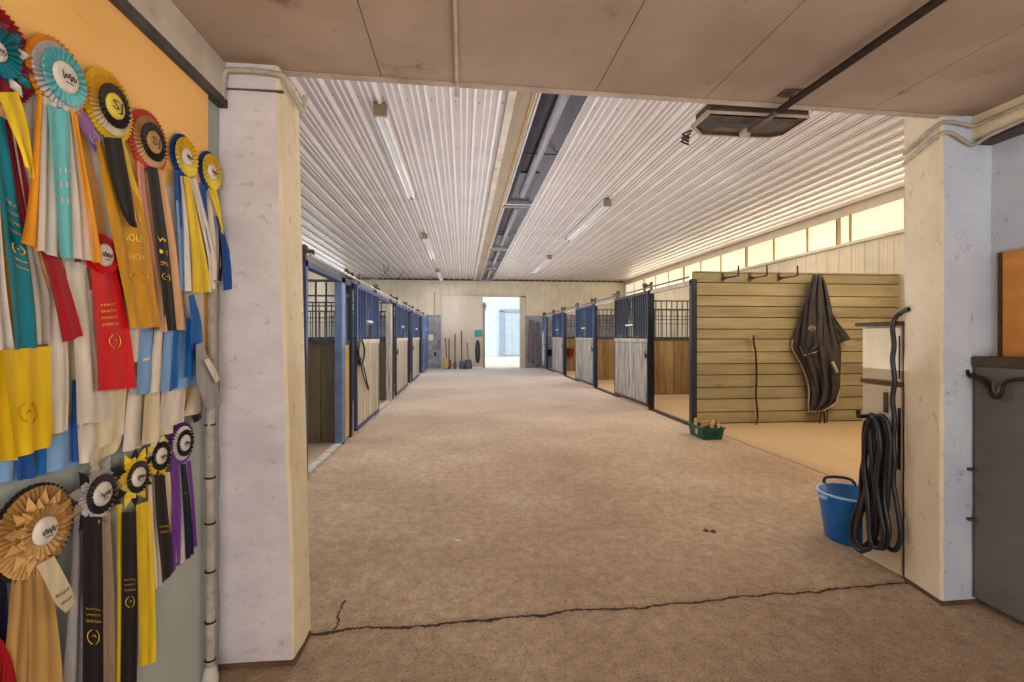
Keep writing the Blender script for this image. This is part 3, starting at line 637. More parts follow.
t = MB(); t.tube(spline([crp(215,480,.03),crp(217,560,.03),crp(217,615,.03)],4), .008, 6); t.build('cord', M_leather, hl)
t = MB(); t.lathe(crp(200,636,-.07), [(0,-.02),(.02,-.012),(.02,.012),(0,.02)], 10); t.build('ring', M_brass, hl)
# lead strap hanging on the boards
ls = thing('lead_strap', on_y(754,340,7.2), 'dark leather lead strap hanging from a nail on the board wall', 'lead strap')
def sy(x, y, Y=7.2): return on_y(670+x/2.84, 240+y/2.84, Y)
t = MB(); t.tube(spline([sy(240,275),sy(238,290),sy(243,320),sy(246,380),sy(244,440),sy(249,500),sy(243,535,7.1),sy(248,545,7.05)],6), .015, 8); t.build('strap', M_leather, ls)
t = MB(); t.cyl(sy(233,276,7.25), sy(240,268,7.16), .012, 8); t.tube(spline([sy(228,282),sy(238,268),sy(243,282)],5), .01, 6); t.build('nail_loop', M_conduit, ls)
t = MB(); t.tube([sy(245,548,7.08)+Vector((.045*math.cos(a), 0, .03*math.sin(a))) for a in [2*PI*k/12 for k in range(12)]], .012, 6, closed=True); t.build('clip', M_brass, ls)
# ------------------------------------------------------------------ grooming caddy
gx0, gx1, gy0, gy1 = 3.20, 3.50, 6.14, 6.56
cd = thing('grooming_caddy', (3.35,6.35,0), 'dark green plastic grooming box on the floor by the stall post', 'grooming box')
t = MB(); h = .165
def rect_ring(x0,x1,y0,y1,z): return [P(x0,y0,z),P(x1,y0,z),P(x1,y1,z),P(x0,y1,z)]
rings = [rect_ring(gx0+.02,gx1-.02,gy0+.02,gy1-.02,.0),rect_ring(gx0,gx1,gy0,gy1,h-.02),rect_ring(gx0-.012,gx1+.012,gy0-.012,gy1+.012,h-.02),rect_ring(gx0-.012,gx1+.012,gy0-.012,gy1+.012,h),rect_ring(gx0+.01,gx1-.01,gy0+.01,gy1-.01,h),rect_ring(gx0+.028,gx1-.028,gy0+.028,gy1-.028,.015)]
for a_, b_ in zip(rings[:-1], rings[1:]): t.add(a_+b_, [(i,(i+1)%4,4+(i+1)%4,4+i) for i in range(4)])
t.add(rings[0], [(3,2,1,0)]); t.add(rings[-1], [(0,1,2,3)]); t.build('tray', M_green, cd)
t = MB(); t.box((gx0+.14,gy0+.005,.05),(gx0+.2,gy0+.012,.12)); t.build('slot', M_black, cd)
t = MB(); c_ = Vector((gx0-.001,6.32,.09)); t.add([c_+Vector((0,.035*math.cos(2*PI*k/16),.045*math.sin(2*PI*k/16))) for k in range(16)], [tuple(range(16))]); t.build('sticker', M_greenl, cd)
t = MB(); t.box((gx0+.03,6.34,.12),(gx1-.03,6.36,.15)); t.build('divider', M_green, cd)
bl = ['wooden dandy brush leaning out of the near end of the green grooming box','pale bristled brush lying in the middle of the green grooming box','dark brush standing at the far end of the green grooming box','small cream bottle upright in the green grooming box']
def brush(c, ax, wdt, m1, lb):
    c = Vector(c); ax = Vector(ax).normalized(); r = thing('grooming_brush', c, lb, 'brush', 'grooming tools in the green box')
    sd = ax.cross(Vector((0,0,1))).normalized(); up = sd.cross(ax)
    t = MB(); t.tube([c-ax*.08, c-ax*.05, c+ax*.05, c+ax*.08], [.015,wdt,wdt,.015], 8); t.build('handle', m1, r)
    t = MB(); t.bar(c-ax*.06+up*.035, c+ax*.06+up*.035, .04, .04, 0, up); t.build('bristles', M_strawb, r)
brush((3.27,6.47,.17), (.3,.4,.8), .022, M_wdk, bl[2]); brush((3.33,6.3,.175), (.9,-.3,.3), .026, M_strawb, bl[1]); brush((3.41,6.25,.18), (.4,.3,.7), .02, M_leather, bl[0])
r = thing('bottle', (3.47,6.21,.015), bl[3], 'bottle'); t = MB(); t.lathe((3.46,6.22,.03), [(0,0),(.022,0),(.022,.12),(.01,.15),(.01,.19),(0,.19)], 12); t.build('body', M_white, r); t = MB(); t.cyl(P(3.46,6.22,.21),P(3.46,6.22,.235),.012,10); t.build('cap', M_greenl, r)
# ------------------------------------------------------------------ white cabinet behind the right pillar
cx = 2.535
cbn = thing('tack_cabinet', (2.8,2.69,0), 'tall cream painted tack cabinet just behind the right pillar', 'cabinet')
t = MB(); t.box((cx+.012,2.515,0),(3.15,2.83,1.46)); t.build('body', M_pillar_w, cbn)
M_cab = mat('worn_white_door', (216,200,172), (198,180,150), scale=3, rough=.65, dirt=(130,96,60), dirt_amt=.0, dscale=9, stretch=(1,1,.5), bump=.1)
t = MB(); t.box((cx-.004,2.54,1.135),(cx+.016,2.815,1.45),0,.004); t.build('upper_door', M_cab, cbn)
t = MB(); t.box((cx-.004,2.54,.02),(cx+.016,2.815,1.10),0,.004); t.build('lower_door', M_cab, cbn)
t = MB(); t.box((cx-.006,2.53,1.105),(cx+.01,2.83,1.128)); t.build('middle_rail', M_grime_shadow, cbn)
t = MB(); t.box((cx-.03,2.515,1.46),(3.17,2.85,1.485),0,.005); t.build('top_board', M_darktop, cbn)
t = MB(); t.box((cx-.003,2.512,0),(cx+.02,2.534,1.46)); t.build('dark_seam', M_grime_shadow, cbn)
t = MB(); a_ = on_x(883.5,392,cx-.01); b_ = on_x(887.5,413,cx-.01); t.box((cx-.012,a_.y,b_.z),(cx-.004,b_.y,a_.z)) ; t.build('hinge', M_hanger, cbn)
t = MB(); t.box((cx-.01,2.545,.62),(cx-.004,2.56,.98)); t.box((cx-.008,2.55,1.15),(cx-.004,2.556,1.4)); t.build('door_strap', M_blackm, cbn)
# hose
hs_ = thing('hose', on_x(893,400,cx-.04), 'coiled black rubber hose hanging on the tack cabinet beside the bucket', 'hose')
def hx(u, v, off): return on_x(u, v, cx-.03-off)
main = [hx(909,309,.0),hx(902,312,.0),hx(895,318,.01),hx(892.5,328,.02),hx(894,345,.02),hx(892.5,360,.02),hx(894.5,380,.02),hx(892.5,400,.02),hx(894.5,420,.03),hx(893,440,.03),hx(894.5,460,.03),hx(893,480,.03),hx(896,500,.03),hx(900,525,.03),hx(900,540,.03),hx(895,550,.03),hx(887,546,.04),hx(884,532,.05),hx(887,505,.05),hx(889,470,.05),hx(890,440,.05),hx(886,420,.06),hx(878,416,.06),hx(872,430,.06)]
t = MB(); t.tube(spline(main,6), .0135, 10); t.build('hose_run', M_black, hs_)
loops = [
 [(868,424),(866,450),(864,480),(866,505),(872,530),(878,543),(884,538),(886,515),(880,490),(882,460),(886,435),(880,418),(872,416)],
 [(870,420),(868,445),(862,470),(860,500),(853,520),(852,540),(860,551),(868,547),(872,530),(868,505),(876,480),(880,455),(883,432),(878,417)],
 [(866,422),(864,455),(866,485),(860,510),(856,530),(861,545),(870,540),(874,515),(872,480),(878,450),(880,425)],
 [(872,418),(874,450),(870,480),(868,515),(874,542),(884,548),(889,530),(884,500),(886,470),(888,440),(882,420)],
 [(869,419),(872,460),(876,500),(876,530),(870,548),(862,548),(856,538),(862,510),(870,475),(872,440),(874,418)],
 [(874,417),(880,445),(876,480),(880,510),(884,535),(878,548),(870,538),(868,500),(864,465),(866,435)]]
for k, lp in enumerate(loops):
    t = MB(); t.tube(spline([hx(u, v, .012+.016*k+.008*math.sin(j*1.3)) for j, (u, v) in enumerate(lp)],6,True), .0135, 10, closed=True); t.build('hose_loop', M_black, hs_)
t = MB(); a_ = hx(889,437,.03); t.bar(a_+Vector((0,0,.02)), a_+Vector((0,0,-.03)), .03, .022); t.build('hose_clip', M_conduit, hs_)
t = MB(); a_ = hx(876,416,.0); t.cyl(a_+Vector((.03,0,0)), a_+Vector((-.12,0,0)), .012, 8); t.cyl(a_+Vector((-.115,0,-.01)), a_+Vector((-.12,0,.04)), .012, 8); t.build('hose_hook', M_blackm, hs_)
# bucket
bc = Vector((2.675,3.055,0))
bk = thing('bucket', bc, 'bright blue plastic bucket with pale rim on the floor behind the hose', 'bucket')
t = MB(); t.lathe(bc, [(0,.004),(.155,.0),(.165,.01),(.205,.30),(.206,.32),(.198,.32),(.157,.02),(0,.02)], 48); t.build('body', M_bluep, bk)
t = MB(); t.tube([bc+Vector((.208*math.cos(a), .208*math.sin(a), .32)) for a in [2*PI*k/48 for k in range(48)]], .008, 8, closed=True); t.build('rim', M_bluerim, bk)
t = MB(); t.tube(spline([bc+Vector((-.045,.20,.31)),bc+Vector((-.04,.215,.345)),bc+Vector((.0,.225,.362)),bc+Vector((.09,.21,.362)),bc+Vector((.14,.17,.35)),bc+Vector((.15,.14,.31))],6), .011, 8); t.build('handle', M_dkblue, bk)
t = MB(); t.box(bc+Vector((-.232,-.03,.285)), bc+Vector((-.205,.03,.31)),0,.006); t.build('handle_lug', M_bluerim, bk)
# ------------------------------------------------------------------ grey gate and board by the right wall
gt = thing('half_gate', (2.69,1.75,0), 'grey sheeted half gate with worn dark top rail right of the right pillar', 'gate')
t = MB(); t.box((2.643,.9,.04),(2.70,2.24,1.245),0,.004); t.build('panel', M_greyd, gt)
t = MB(); t.box((2.636,.9,1.243),(2.765,2.245,1.295),0,.005); t.build('top_rail', M_darktop, gt)
t = MB(); t.tube(spline([hx2 for hx2 in [on_x(967,370,2.62),on_x(970,376,2.62),on_x(980,377,2.622),on_x(987,381,2.622),on_x(990,392,2.62),on_x(995,398,2.62),on_x(1001,395,2.62),on_x(1004,384,2.622),on_x(1012,380,2.622),on_x(1026,379,2.622)]],6), .009, 8)
t.tube(spline([on_x(972,374,2.612),on_x(982,381,2.612),on_x(988,386,2.612)],4), .011, 8); t.build('latch', M_blackm, gt)
t = MB(); t.tube(spline([on_x(994,381,2.615),on_x(993,388,2.61),on_x(997,393,2.61),on_x(1000,386,2.612)],5), .006, 6); t.build('latch_hook', M_hanger, gt)
for z in (.44,.70): MB().box((2.615,2.22,z),(2.65,2.25,z+.014)).build('hinge', M_hanger, gt)
a_ = on_x(1003,252,2.74)
t = MB(); t.box((2.735,1.2,1.295),(2.762,a_.y-.0,1.83),0,.003); o = t.build('wooden_board', M_orange_d); tag(o, 'orange brown wooden board standing on the grey gate by the right wall', 'board')
t = MB(); t.box((2.752,a_.y,1.295),(2.768,a_.y+.035,1.83)); struct(t.build('board_shadow_edge', M_grime_shadow))  # dark strip standing in for the shadow along the board's edge
# ------------------------------------------------------------------ tools at the far door
def on_far(u, v, off=.22): return on_y(u, v, YF-off)
br = thing('broom', on_far(446,366,.4), 'broom with yellow wooden head leaning at the left edge of the far door', 'broom')
t = MB(); t.cyl(on_far(446.5,359,.42), on_far(445.5,338,.25), .02, 8); t.build('handle', M_wdk, br)
t = MB(); a_, b_ = on_far(443,358,.42), on_far(448.5,368,.42); t.box((a_.x,YF-.5,.0),(b_.x,YF-.36,a_.z),0,.02); t.build('head', M_blond, br)
def shovel(u0, v0, u1, v1, lb, blade, name='shovel', cat='shovel', mh=None):
    r = thing(name, on_far(u1,368,.4), lb, cat)
    t = MB(); t.cyl(on_far(u0,v0,.2), on_far(u1,v1,.4), .02, 8); t.build('handle', mh or M_bar, r)
    c_ = on_far(u1,v1,.42); w_, hh = blade
    rows = []
    for k in range(6):
        z_ = c_.z*(1-k/5)+.01; ww_ = w_*(.5+.5*math.sin(min(1,(k+1)/4)*PI/2)); rows.append([Vector((c_.x+ww_*(i/4-.5), YF-.42+.05*abs(i/4-.5)-.02*k, z_)) for i in range(5)])
    t = MB(); t.grid(rows); t.build('blade', mh if name == 'rake' else M_bar, r, .01)
shovel(455,334,455,362,'thin grey shovel leaning on the middle of the far sliding door',(.14,.3))
shovel(461.5,331,461.5,361,'tallest dark handled fork leaning on the far sliding door',(.2,.2),'fork','fork',M_hanger)
shovel(467,343,468,360,'short wide snow shovel leaning near the right of the far sliding door',(.34,.4),mh=M_barn2)
shovel(449,339,449,360,'rust coloured rake beside the broom at the far door',(.22,.2),'rake','rake',M_hanger)
t = MB(); a_ = on_far(478,340,.22); b_ = on_far(477.5,363,.22)
co = thing('coiled_rope', (a_.x,YF-.22,b_.z), 'dark coiled rope hanging on the far sliding door below the teal sign', 'rope')
for k in range(4):
    t = MB(); q = a_.lerp(b_, .5); hz_ = (a_.z-b_.z)/2
    t.tube([q+Vector(((.09-.015*k)*math.cos(s_), -.03*k, (hz_-.05*k)*math.sin(s_))) for s_ in [2*PI*j/20 for j in range(20)]], .022, 6, closed=True); t.build('coil', M_bar, co)
t = MB(); a_, b_ = on_far(428.5,334.5,.07), on_far(433.5,340.5,.07); t.box((a_.x,YF-.06,b_.z),(b_.x,YF-.05,a_.z)); tag(t.build('notice', M_white), 'white paper notice on the grey block wall left of the far door', 'notice')
t = MB(); a_, b_ = on_far(434,352,.07), on_far(436,356,.07); t.box((a_.x,YF-.09,b_.z),(b_.x,YF-.05,a_.z),0,.01); tag(t.build('socket_box', M_blackm), 'small dark socket box low on the grey block wall', 'socket')
t = MB(); a_ = on_far(440.5,286,.07); t.cyl(P(a_.x-.25,YF-.07,3.3),P(a_.x-.25,YF-.07,1.5),.02,8); tag(t.build('conduit_pipe', M_conduit), 'thin upright conduit on the far wall left of the door', 'pipe')
# cloths hanging right of the far doorway
def cloth(x0, x1, z0, z1, Y, m, lb, ph):
    t = MB(); rows = []
    for j in range(15):
        v = j/14; z = z1+(z0-z1)*v; w_ = (x1-x0)*(.55+.45*min(1,v*1.8)); xc = (x0+x1)/2
        rows.append([P(xc+w_*(i/20-.5)+.02*math.sin(v*7+ph), Y-.05*math.sin(i/20*PI*6+ph+v)-.06, z+.05*math.sin(i*.8+ph)*v) for i in range(21)])
    t.grid(rows); tag(t.build('hanging_cloth', m, None, .01), lb, 'cloth', 'cloths hung beside the far doorway')
cloth(2.80,3.12,.25,2.1,YF-.08,M_textile,'purple grey cloth hung just right of the far doorway',0)
cloth(3.1,3.38,.1,2.0,YF-.12,M_textile,'purple grey cloth hung next to the bright blue stall door',2)
rp = thing('rope', (XSR-.15,20.3,.9), 'pale rope looped over the bright blue stall door at the far right', 'rope')
for k in range(3):
    t = MB(); t.tube(spline([P(XSR-.14-.02*k,20.1+.07*k,1.45+.06*k),P(XSR-.15-.02*k,20.02+.08*k,1.0),P(XSR-.16,20.0+.1*k,.3+.1*k),P(XSR-.16,20.2+.08*k,.2+.1*k),P(XSR-.15,20.35,1.0),P(XSR-.14,20.3,1.45)],6,True), .015, 6, closed=True); t.build('loop', M_rope, rp)
# halter on nearest left door
ht = thing('halter', (XSL+.13,7.2,1.3), 'black halter and lead hanging on the nearest left stall door', 'halter')
t = MB(); X_ = XSL+.13
def hx_(u, v): return on_x(u+.5, v, X_)
t.tube(spline([hx_(360,340),hx_(358,352),hx_(361,366),hx_(364,352),hx_(362,341)],6,True), .014, 6, closed=True); t.tube(spline([hx_(361,338),hx_(357,346),hx_(358,356),hx_(362,360)],6), .016, 6); t.build('headpiece', M_black, ht)
t = MB(); t.tube(spline([hx_(360,362),hx_(362,372),hx_(365,382),hx_(368,390),hx_(366,380),hx_(363,366)],6), .01, 6); t.build('lead', M_black, ht)
# ------------------------------------------------------------------ outside
bd = thing('outbuilding', (2,33,0), 'pale metal sided building standing outside beyond the far doorway', 'building')
t = MB(); ribbed(t, (-4,33,0), (1,0,0), 12, (0,0,1), 7, (0,-1,0), pitch=.45, depth=.03); t.box((-4,33.03,0),(8,37,7)); t.build('wall', M_outwall, bd)
t = MB(); ribbed(t, (2.85,32.9,.1), (1,0,0), 1.9, (0,0,1), 2.95, (0,-1,0), pitch=.5, depth=.02); t.box((2.85,32.92,.1),(4.75,33,3.05)); dd = t.build('door', M_outdoor, bd)
t = MB(); t.box((2.5,32.82,.0),(2.85,33,3.1)); t.box((2.5,32.82,3.05),(4.85,33,3.25)); t.build('door_frame', mat('grey_frame',(150,160,176)), bd)
# ------------------------------------------------------------------ small floor bits
for k, (u, v, lb) in enumerate(((706,531,'small dark clump on the open floor left of the bucket'),(713,532,'second small dark clump on the open floor left of the bucket'))):
    q = on_floor(u, v); t = MB(); t.lathe(q, [(0,.018),(.012,.014),(.02,.006),(.022,0)], 8); tag(t.build('dirt_clump', M_grime_shadow), lb, 'clump', 'dark clumps on the floor')
q = on_floor(458,541); t = MB(); t.box(q+Vector((-.02,-.008,0)), q+Vector((.02,.01,.006)),0,.002); tag(t.build('paper_scrap', M_white), 'tiny white scrap on the middle of the floor', 'scrap')
# ------------------------------------------------------------------ rosettes and ribbons on the left wall
XW = -1.004
COL = dict(dteal=(8,84,98), dturq=(78,160,166), dorange=(206,118,20), dsilver=(164,158,154), dblack=(64,58,56), dyellow=(210,160,24), dsalmon=(178,60,46), dblue=(14,56,112), dtan=(160,118,66), dpurple=(76,36,108), teal=(16,120,136), turq=(112,196,198), maroon=(128,22,38), white=(226,216,202), cream=(222,206,172), orange=(238,156,34), yellow=(238,200,40), gold=(196,142,24), deepgold=(206,146,20),  # leading d- tones paint light and shade into alternate pleat faces
  black=(30,26,28), lilac=(160,112,176), peach=(226,176,130), pink=(226,158,140), salmon=(214,88,66), blue=(24,82,158), sky=(126,170,220), royal=(20,98,176), red=(214,22,26), dred=(168,16,30), tan=(200,156,92), taupe=(168,146,122), grey=(164,160,160), purple=(112,60,150), navy=(26,34,56), silver=(208,206,204), lyellow=(240,212,80), mustard=(226,186,20))
S = {k: satin(k, v) for k, v in COL.items()}
def pw(u, v, off): return on_x(u, v, XW+off)
def tail(parent, m, rows, off=(.012,.02), waves=1.5, amp=.004, name='tail', nx=12, sub=6, ph=None, twist=0):
    """rows: (xl, yl, xr, yr) down the ribbon, taken on the plane of the wall"""
    ph = random.uniform(0, 6) if ph is None else ph
    Ls = spline([Vector((r[0],r[1],0)) for r in rows], sub); Rs = spline([Vector((r[2],r[3],0)) for r in rows], sub)
    out = []
    for j, (l, r_) in enumerate(zip(Ls, Rs)):
        v = j/(len(Ls)-1); row = []
        for i in range(nx+1):
            s_ = i/nx; q = l.lerp(r_, s_); o_ = off[0]+(off[1]-off[0])*v
            base = pw(q.x, q.y, o_)
            base.x += amp*math.sin(waves*2*PI*s_+ph+v*1.2)*(.3+.7*v)+twist*(s_-.5)*.03
            row.append(base)
        out.append(row)
    t = MB(); t.grid(out); o = t.build(name, m, parent)
    return o, out
def on_tail(grid, s_, v, lift=.002):
    ny, nx = len(grid)-1, len(grid[0])-1
    a = min(max(s_,0),.9999)*nx; b = min(max(v,0),.9999)*ny; i, j = int(a), int(b); fa, fb = a-i, b-j
    p = grid[j][i].lerp(grid[j][i+1], fa).lerp(grid[j+1][i].lerp(grid[j+1][i+1], fa), fb)
    return p+Vector((lift,0,0))
def text_mesh(body):
    cu = bpy.data.curves.new('lettering', 'FONT'); cu.body = body; cu.align_x = 'CENTER'; cu.align_y = 'CENTER'; cu.size = 1; cu.resolution_u = 2
    o = bpy.data.objects.new('lettering', cu); C.objects.link(o); bpy.context.view_layer.update()
    me = bpy.data.meshes.new_from_object(o); vs = [v.co.copy() for v in me.vertices]; fs = [tuple(p.vertices) for p in me.polygons]
    bpy.data.objects.remove(o); bpy.data.curves.remove(cu); bpy.data.meshes.remove(me)
    w_ = max((abs(v.x) for v in vs), default=1)*2; return vs, fs, w_
def letter(par, grid, lines, s0, s1, v0, v1, m=None, name='lettering'):
    t = MB(); k = len(lines); dv = (v1-v0)/k
    for n_, ln in enumerate(lines):
        vs, fs, w_ = text_mesh(ln); hgt = .72
        pts = []
        for q in vs: pts.append(on_tail(grid, (s0+s1)/2+q.x/w_*(s1-s0), v0+dv*(n_+.5)-q.y/hgt*dv*.36, .0022))
        t.add(pts, fs)
    return t.build(name, m or M_gold, par)
def wreath(par, grid, sc, vc, ds, dv, m=None):
    t = MB()
    for sg in (-1,1):
        t.tube([on_tail(grid, sc+sg*ds*math.sin(a), vc+dv*math.cos(a), .002) for a in [PI*.12+PI*.75*k/8 for k in range(9)]], .0014, 4)
    t.tube([on_tail(grid, sc-ds*.35, vc, .002), on_tail(grid, sc, vc-dv*.25, .002), on_tail(grid, sc+ds*.35, vc, .002)], .0014, 4)
    return t.build('emblem', m or M_gold, par)
def ring(mb, c, r0, r1, np_, h0, h1, amp, mi=0, mi2=None, sub=2):
    """pleated annulus lying on the wall, centre c, heights towards the room"""
    n_ = np_*2; vs = []
    for k in range(n_):
        a = 2*PI*k/n_; z = amp if k % 2 else -amp; rr = r1*(1+(.012 if k % 2 else -.012))
        vs.append(c+Vector((h0, r0*math.cos(a), r0*math.sin(a))))
        vs.append(c+Vector(((h0+h1)/2+z*.8, (r0+r1)/2*math.cos(a), (r0+r1)/2*math.sin(a))))
        vs.append(c+Vector((h1+z, rr*math.cos(a), rr*math.sin(a))))
        vs.append(c+Vector((h1-.006, rr*.985*math.cos(a), rr*.985*math.sin(a))))
    for k in range(n_):
        k2 = (k+1) % n_
        for q in range(3):
            mb.add([vs[4*k+q], vs[4*k+q+1], vs[4*k2+q+1], vs[4*k2+q]], [(0,1,2,3)], (mi if (k % 2 == 0 or mi2 is None) else mi2))
def petals(mb, c, r0, r1, n_, h, mis=(0,), rot=0, fat=.8):
    for k in range(n_):
        a = 2*PI*(k+rot)/n_; da = PI/n_*fat; ri = (r0+r1)*.5
        f_ = lambda rr, aa, hh: c+Vector((hh, rr*math.cos(aa), rr*math.sin(aa)))
        p0, tip, l, r_, mid = f_(r0,a,h), f_(r1,a,h+.004), f_(ri,a-da,h), f_(ri,a+da,h), f_(ri,a,h+.014)
        mb.add([p0,l,tip,r_,mid], [(0,1,4),(1,2,4),(2,3,4),(3,0,4)], mis[k % len(mis)])
def scribble(par, c, r_, seed, m=None, name='emblem'):
    rnd = random.Random(seed); t = MB(); pts = []
    for k in range(9): pts.append(c+Vector((.003, r_*(-.6+1.2*k/8), r_*(.28*(-1)**k*rnd.uniform(.3,1)))))
    t.tube(spline(pts,4), r_*.035, 4)
    t.tube([c+Vector((.003, r_*(-.3), -r_*.42)), c+Vector((.003, r_*.35, -r_*.38))], r_*.03, 4)
    return t.build(name, m or M_ink, par)
def rosette(u, v, layers, centre, label, seed, base=.008, group='award rosettes pinned to the left wall', text=None, tmat=None):
    """layers: (kind, r0px, r1px, colours, count, lift)"""
    c0 = pw(u, v, base); r0_ = (u-512)/F; t_d = XW/(SP+r0_*CP); k_ = t_d/F
    root = thing('award_rosette', c0, label, 'rosette', group)
    for kind, a, b, cols, cnt, lift in layers:
        lift *= .62
        mb = MB(); c_ = c0+Vector((lift,0,0)); ms = [S[x] for x in cols]
        if kind == 'ring': ring(mb, c_, a*k_, b*k_, cnt, .004, .0, .0028, 0, 1 if len(cols) > 1 else None); nm = 'pleated_ring'
        elif kind == 'cone': ring(mb, c_, a*k_, b*k_, cnt, .0, .007, .003, 0, 1 if len(cols) > 1 else None); nm = 'pleated_ring'
        else: petals(mb, c_, a*k_, b*k_, cnt, .0, tuple(range(len(cols)))); nm = 'pointed_petals'
        mb.build(nm, ms, root)
    rc, lift, col = centre; lift *= .68; mb = MB(); cc = c0+Vector((lift,0,0)); R_ = rc*k_
    mb.lathe(cc, [(0,.004),(R_*.8,.003),(R_,.0),(R_,-.006)], 32, axis='x'); btn = mb.build('centre_button', S[col], root)
    if text:
        vs, fs, w_ = text_mesh(text); t = MB(); t.add([cc+Vector((.0055, q.x/w_*R_*1.25, q.y*R_*1.1)) for q in vs], fs); t.build('emblem', tmat or M_ink, btn)
    else: scribble(btn, cc+Vector((.003,0,0)), R_, seed)
    return root
# --- top row, left to right
R1 = rosette(-11,50,[('ring',30,50,['maroon','dred'],56,.006),('ring',8,43,['teal','dteal'],24,.008),('petal',22,44,['maroon','white','teal'],15,.014),('cone',8,25,['teal','dteal'],22,.020)],(10,.026,'white'),'large teal and maroon rosette with pointed petals at the left edge of the photo',1)
tail(R1, S['maroon'], [(2,118,14,122),(8,160,24,170),(16,200,32,210),(24,235,36,240)], (.012,.016))
tail(R1, S['white'], [(2,110,16,118),(8,150,24,170),(16,210,34,230),(18,240,40,262),(22,300,50,300),(26,345,51,344)], (.010,.014))
tail(R1, S['white'], [(-22,120,-4,120),(-18,200,0,200),(-14,280,6,285),(-12,352,14,351)], (.012,.020))
t1, gg = tail(R1, S['teal'], [(-16,108,4,118),(-8,150,12,165),(0,200,20,215),(6,250,30,262),(11,300,36,308),(14,350,39,348)], (.018,.028))
letter(t1, gg, ['BULL','INDOOR','SHOW','JUMPING'], .2, .8, .36, .52); wreath(t1, gg, .5, .57, .25, .02); letter(t1, gg, ['Winter','Show'], .25, .8, .60, .66)
tail(R1, S['yellow'], [(-8,92,18,92),(2,105,26,118),(10,125,31,150),(20,146,33,172),(26,165,33,180)], (.034,.038), name='ribbon_fold')
R2 = rosette(58,77,[('ring',10,36,['orange','dorange'],38,.002),('ring',10,31,['silver','dsilver'],40,.012),('cone',8,25.5,['turq','dturq'],24,.020)],(14.5,.031,'white'),'orange, silver and turquoise rosette second from the left in the top row',2,base=.016)
tail(R2, S['orange'], [(37,90,44,98),(33,130,42,140),(29,180,41,190),(24,220,40,230),(20,240,40,252)], (.03,.045), amp=.006)
tail(R2, S['white'], [(42,95,56,104),(41,150,56,150),(40,200,57,210),(38,250,58,258)], (.028,.042))
tail(R2, S['white'], [(64,105,74,112),(68,150,80,160),(72,200,88,210),(74,258,93,261)], (.028,.042))
tail(R2, S['orange'], [(70,108,77,116),(77,150,84,160),(83,200,94,210),(90,262,103,263)], (.032,.047), amp=.006)
t2, gg = tail(R2, S['turq'], [(47,104,70,112),(50,150,71,152),(54,200,73,200),(58,257,75,259)], (.036,.052))
letter(t2, gg, ['IIII','IIII','IIII'], .2, .85, .42, .72, S['silver'])
R3 = rosette(109,106,[('ring',8,33.5,['yellow','dyellow'],46,.002),('ring',8,27.5,['cream','gold'],40,.012),('cone',8,20.5,['black','dblack'],24,.019)],(12,.029,'lyellow'),'gold rosette with black middle and yellow button in the top row',3,base=.012,text='SJ')
tail(R3, S['yellow'], [(116,136,124,140),(122,160,132,170),(130,190,141,200),(138,215,148,240),(146,240,154,290)], (.02,.03))
t3, gg = tail(R3, S['deepgold'], [(96,140,108,146),(101,165,122,172),(106,200,142,205),(116,250,150,255),(124,290,156,292),(131,328,161,327)], (.024,.046), waves=2, amp=.005)
letter(t3, gg, ['MI','GOLD','SHOW'], .3, .85, .42, .66); wreath(t3, gg, .5, .72, .28, .03)
tail(R3, S['black'], [(103,137,121,138),(108,160,126,165),(115,190,131,192),(124,215,135,218),(130,226,137,228)], (.034,.05))
R4 = rosette(149,142,[('ring',8,29.5,['salmon','dsalmon'],44,.002),('ring',8,24,['peach','dtan'],38,.011),('cone',6,18,['black','dblack'],24,.018)],(10.5,.027,'tan'),'salmon and peach rosette with black middle in the top row',4,base=.012,text='SJ')
tail(R4, S['pink'], [(137,160,144,166),(140,200,148,205),(146,250,156,255),(154,300,163,300),(160,328,167,328)], (.018,.034))
tail(R4, S['peach'], [(157,168,162,170),(162,200,170,205),(168,250,178,255),(172,330,187,330)], (.018,.034))
t4, gg = tail(R4, S['black'], [(146,166,158,168),(150,200,163,202),(155,240,169,244),(160,280,173,284),(165,331,177,330)], (.028,.044))
letter(t4, gg, ['W','E','S'], .2, .8, .45, .68); wreath(t4, gg, .5, .72, .25, .02)
tail(R4, S['peach'], [(152,250,158,250),(156,290,164,290),(158,332,170,331)], (.022,.04))
R5 = rosette(184,157,[('ring',6,21.5,['blue','dblue'],34,.002),('cone',6,18.5,['lyellow','dyellow'],24,.010)],(8,.021,'white'),'blue and yellow rosette second from the right in the top row',5,base=.010)
tail(R5, S['blue'], [(173,168,181,172),(174,200,182,205),(177,225,184,230)], (.014,.02))
tail(R5, S['sky'], [(176,200,184,200),(178,240,187,240),(180,291,191,291)], (.016,.03))
tail(R5, S['white'], [(180,176,184,176),(184,220,192,220),(186,291,198,292)], (.02,.034))
tail(R5, S['white'], [(190,178,196,178),(200,220,207,220),(208,260,217,262),(208,291,216,288)], (.02,.034))
tail(R5, S['yellow'], [(183,176,190,177),(187,210,197,212),(191,250,205,252),(193,293,212,292)], (.026,.038))
R6 = rosette(210,172,[('ring',6,19.5,['blue','dblue'],32,.002),('cone',6,17,['lyellow','dyellow'],24,.008)],(7.5,.018,'white'),'small blue and yellow rosette at the right end of the top row, by the pillar',6,base=.008)
tail(R6, S['blue'], [(199,182,206,186),(202,210,207,215),(206,235,210,240),(210,252,213,256)], (.02,.024))
tail(R6, S['white'], [(206,190,213,190),(209,230,219,232),(212,285,221,282)], (.016,.022))
tail(R6, S['blue'], [(215,215,221,218),(220,240,228,244),(222,262,234,264),(223,291,238,287)], (.026,.034))
tail(R6, S['yellow'], [(208,188,216,190),(213,200,220,208),(218,214,222,224),(221,226,223,236)], (.030,.034))
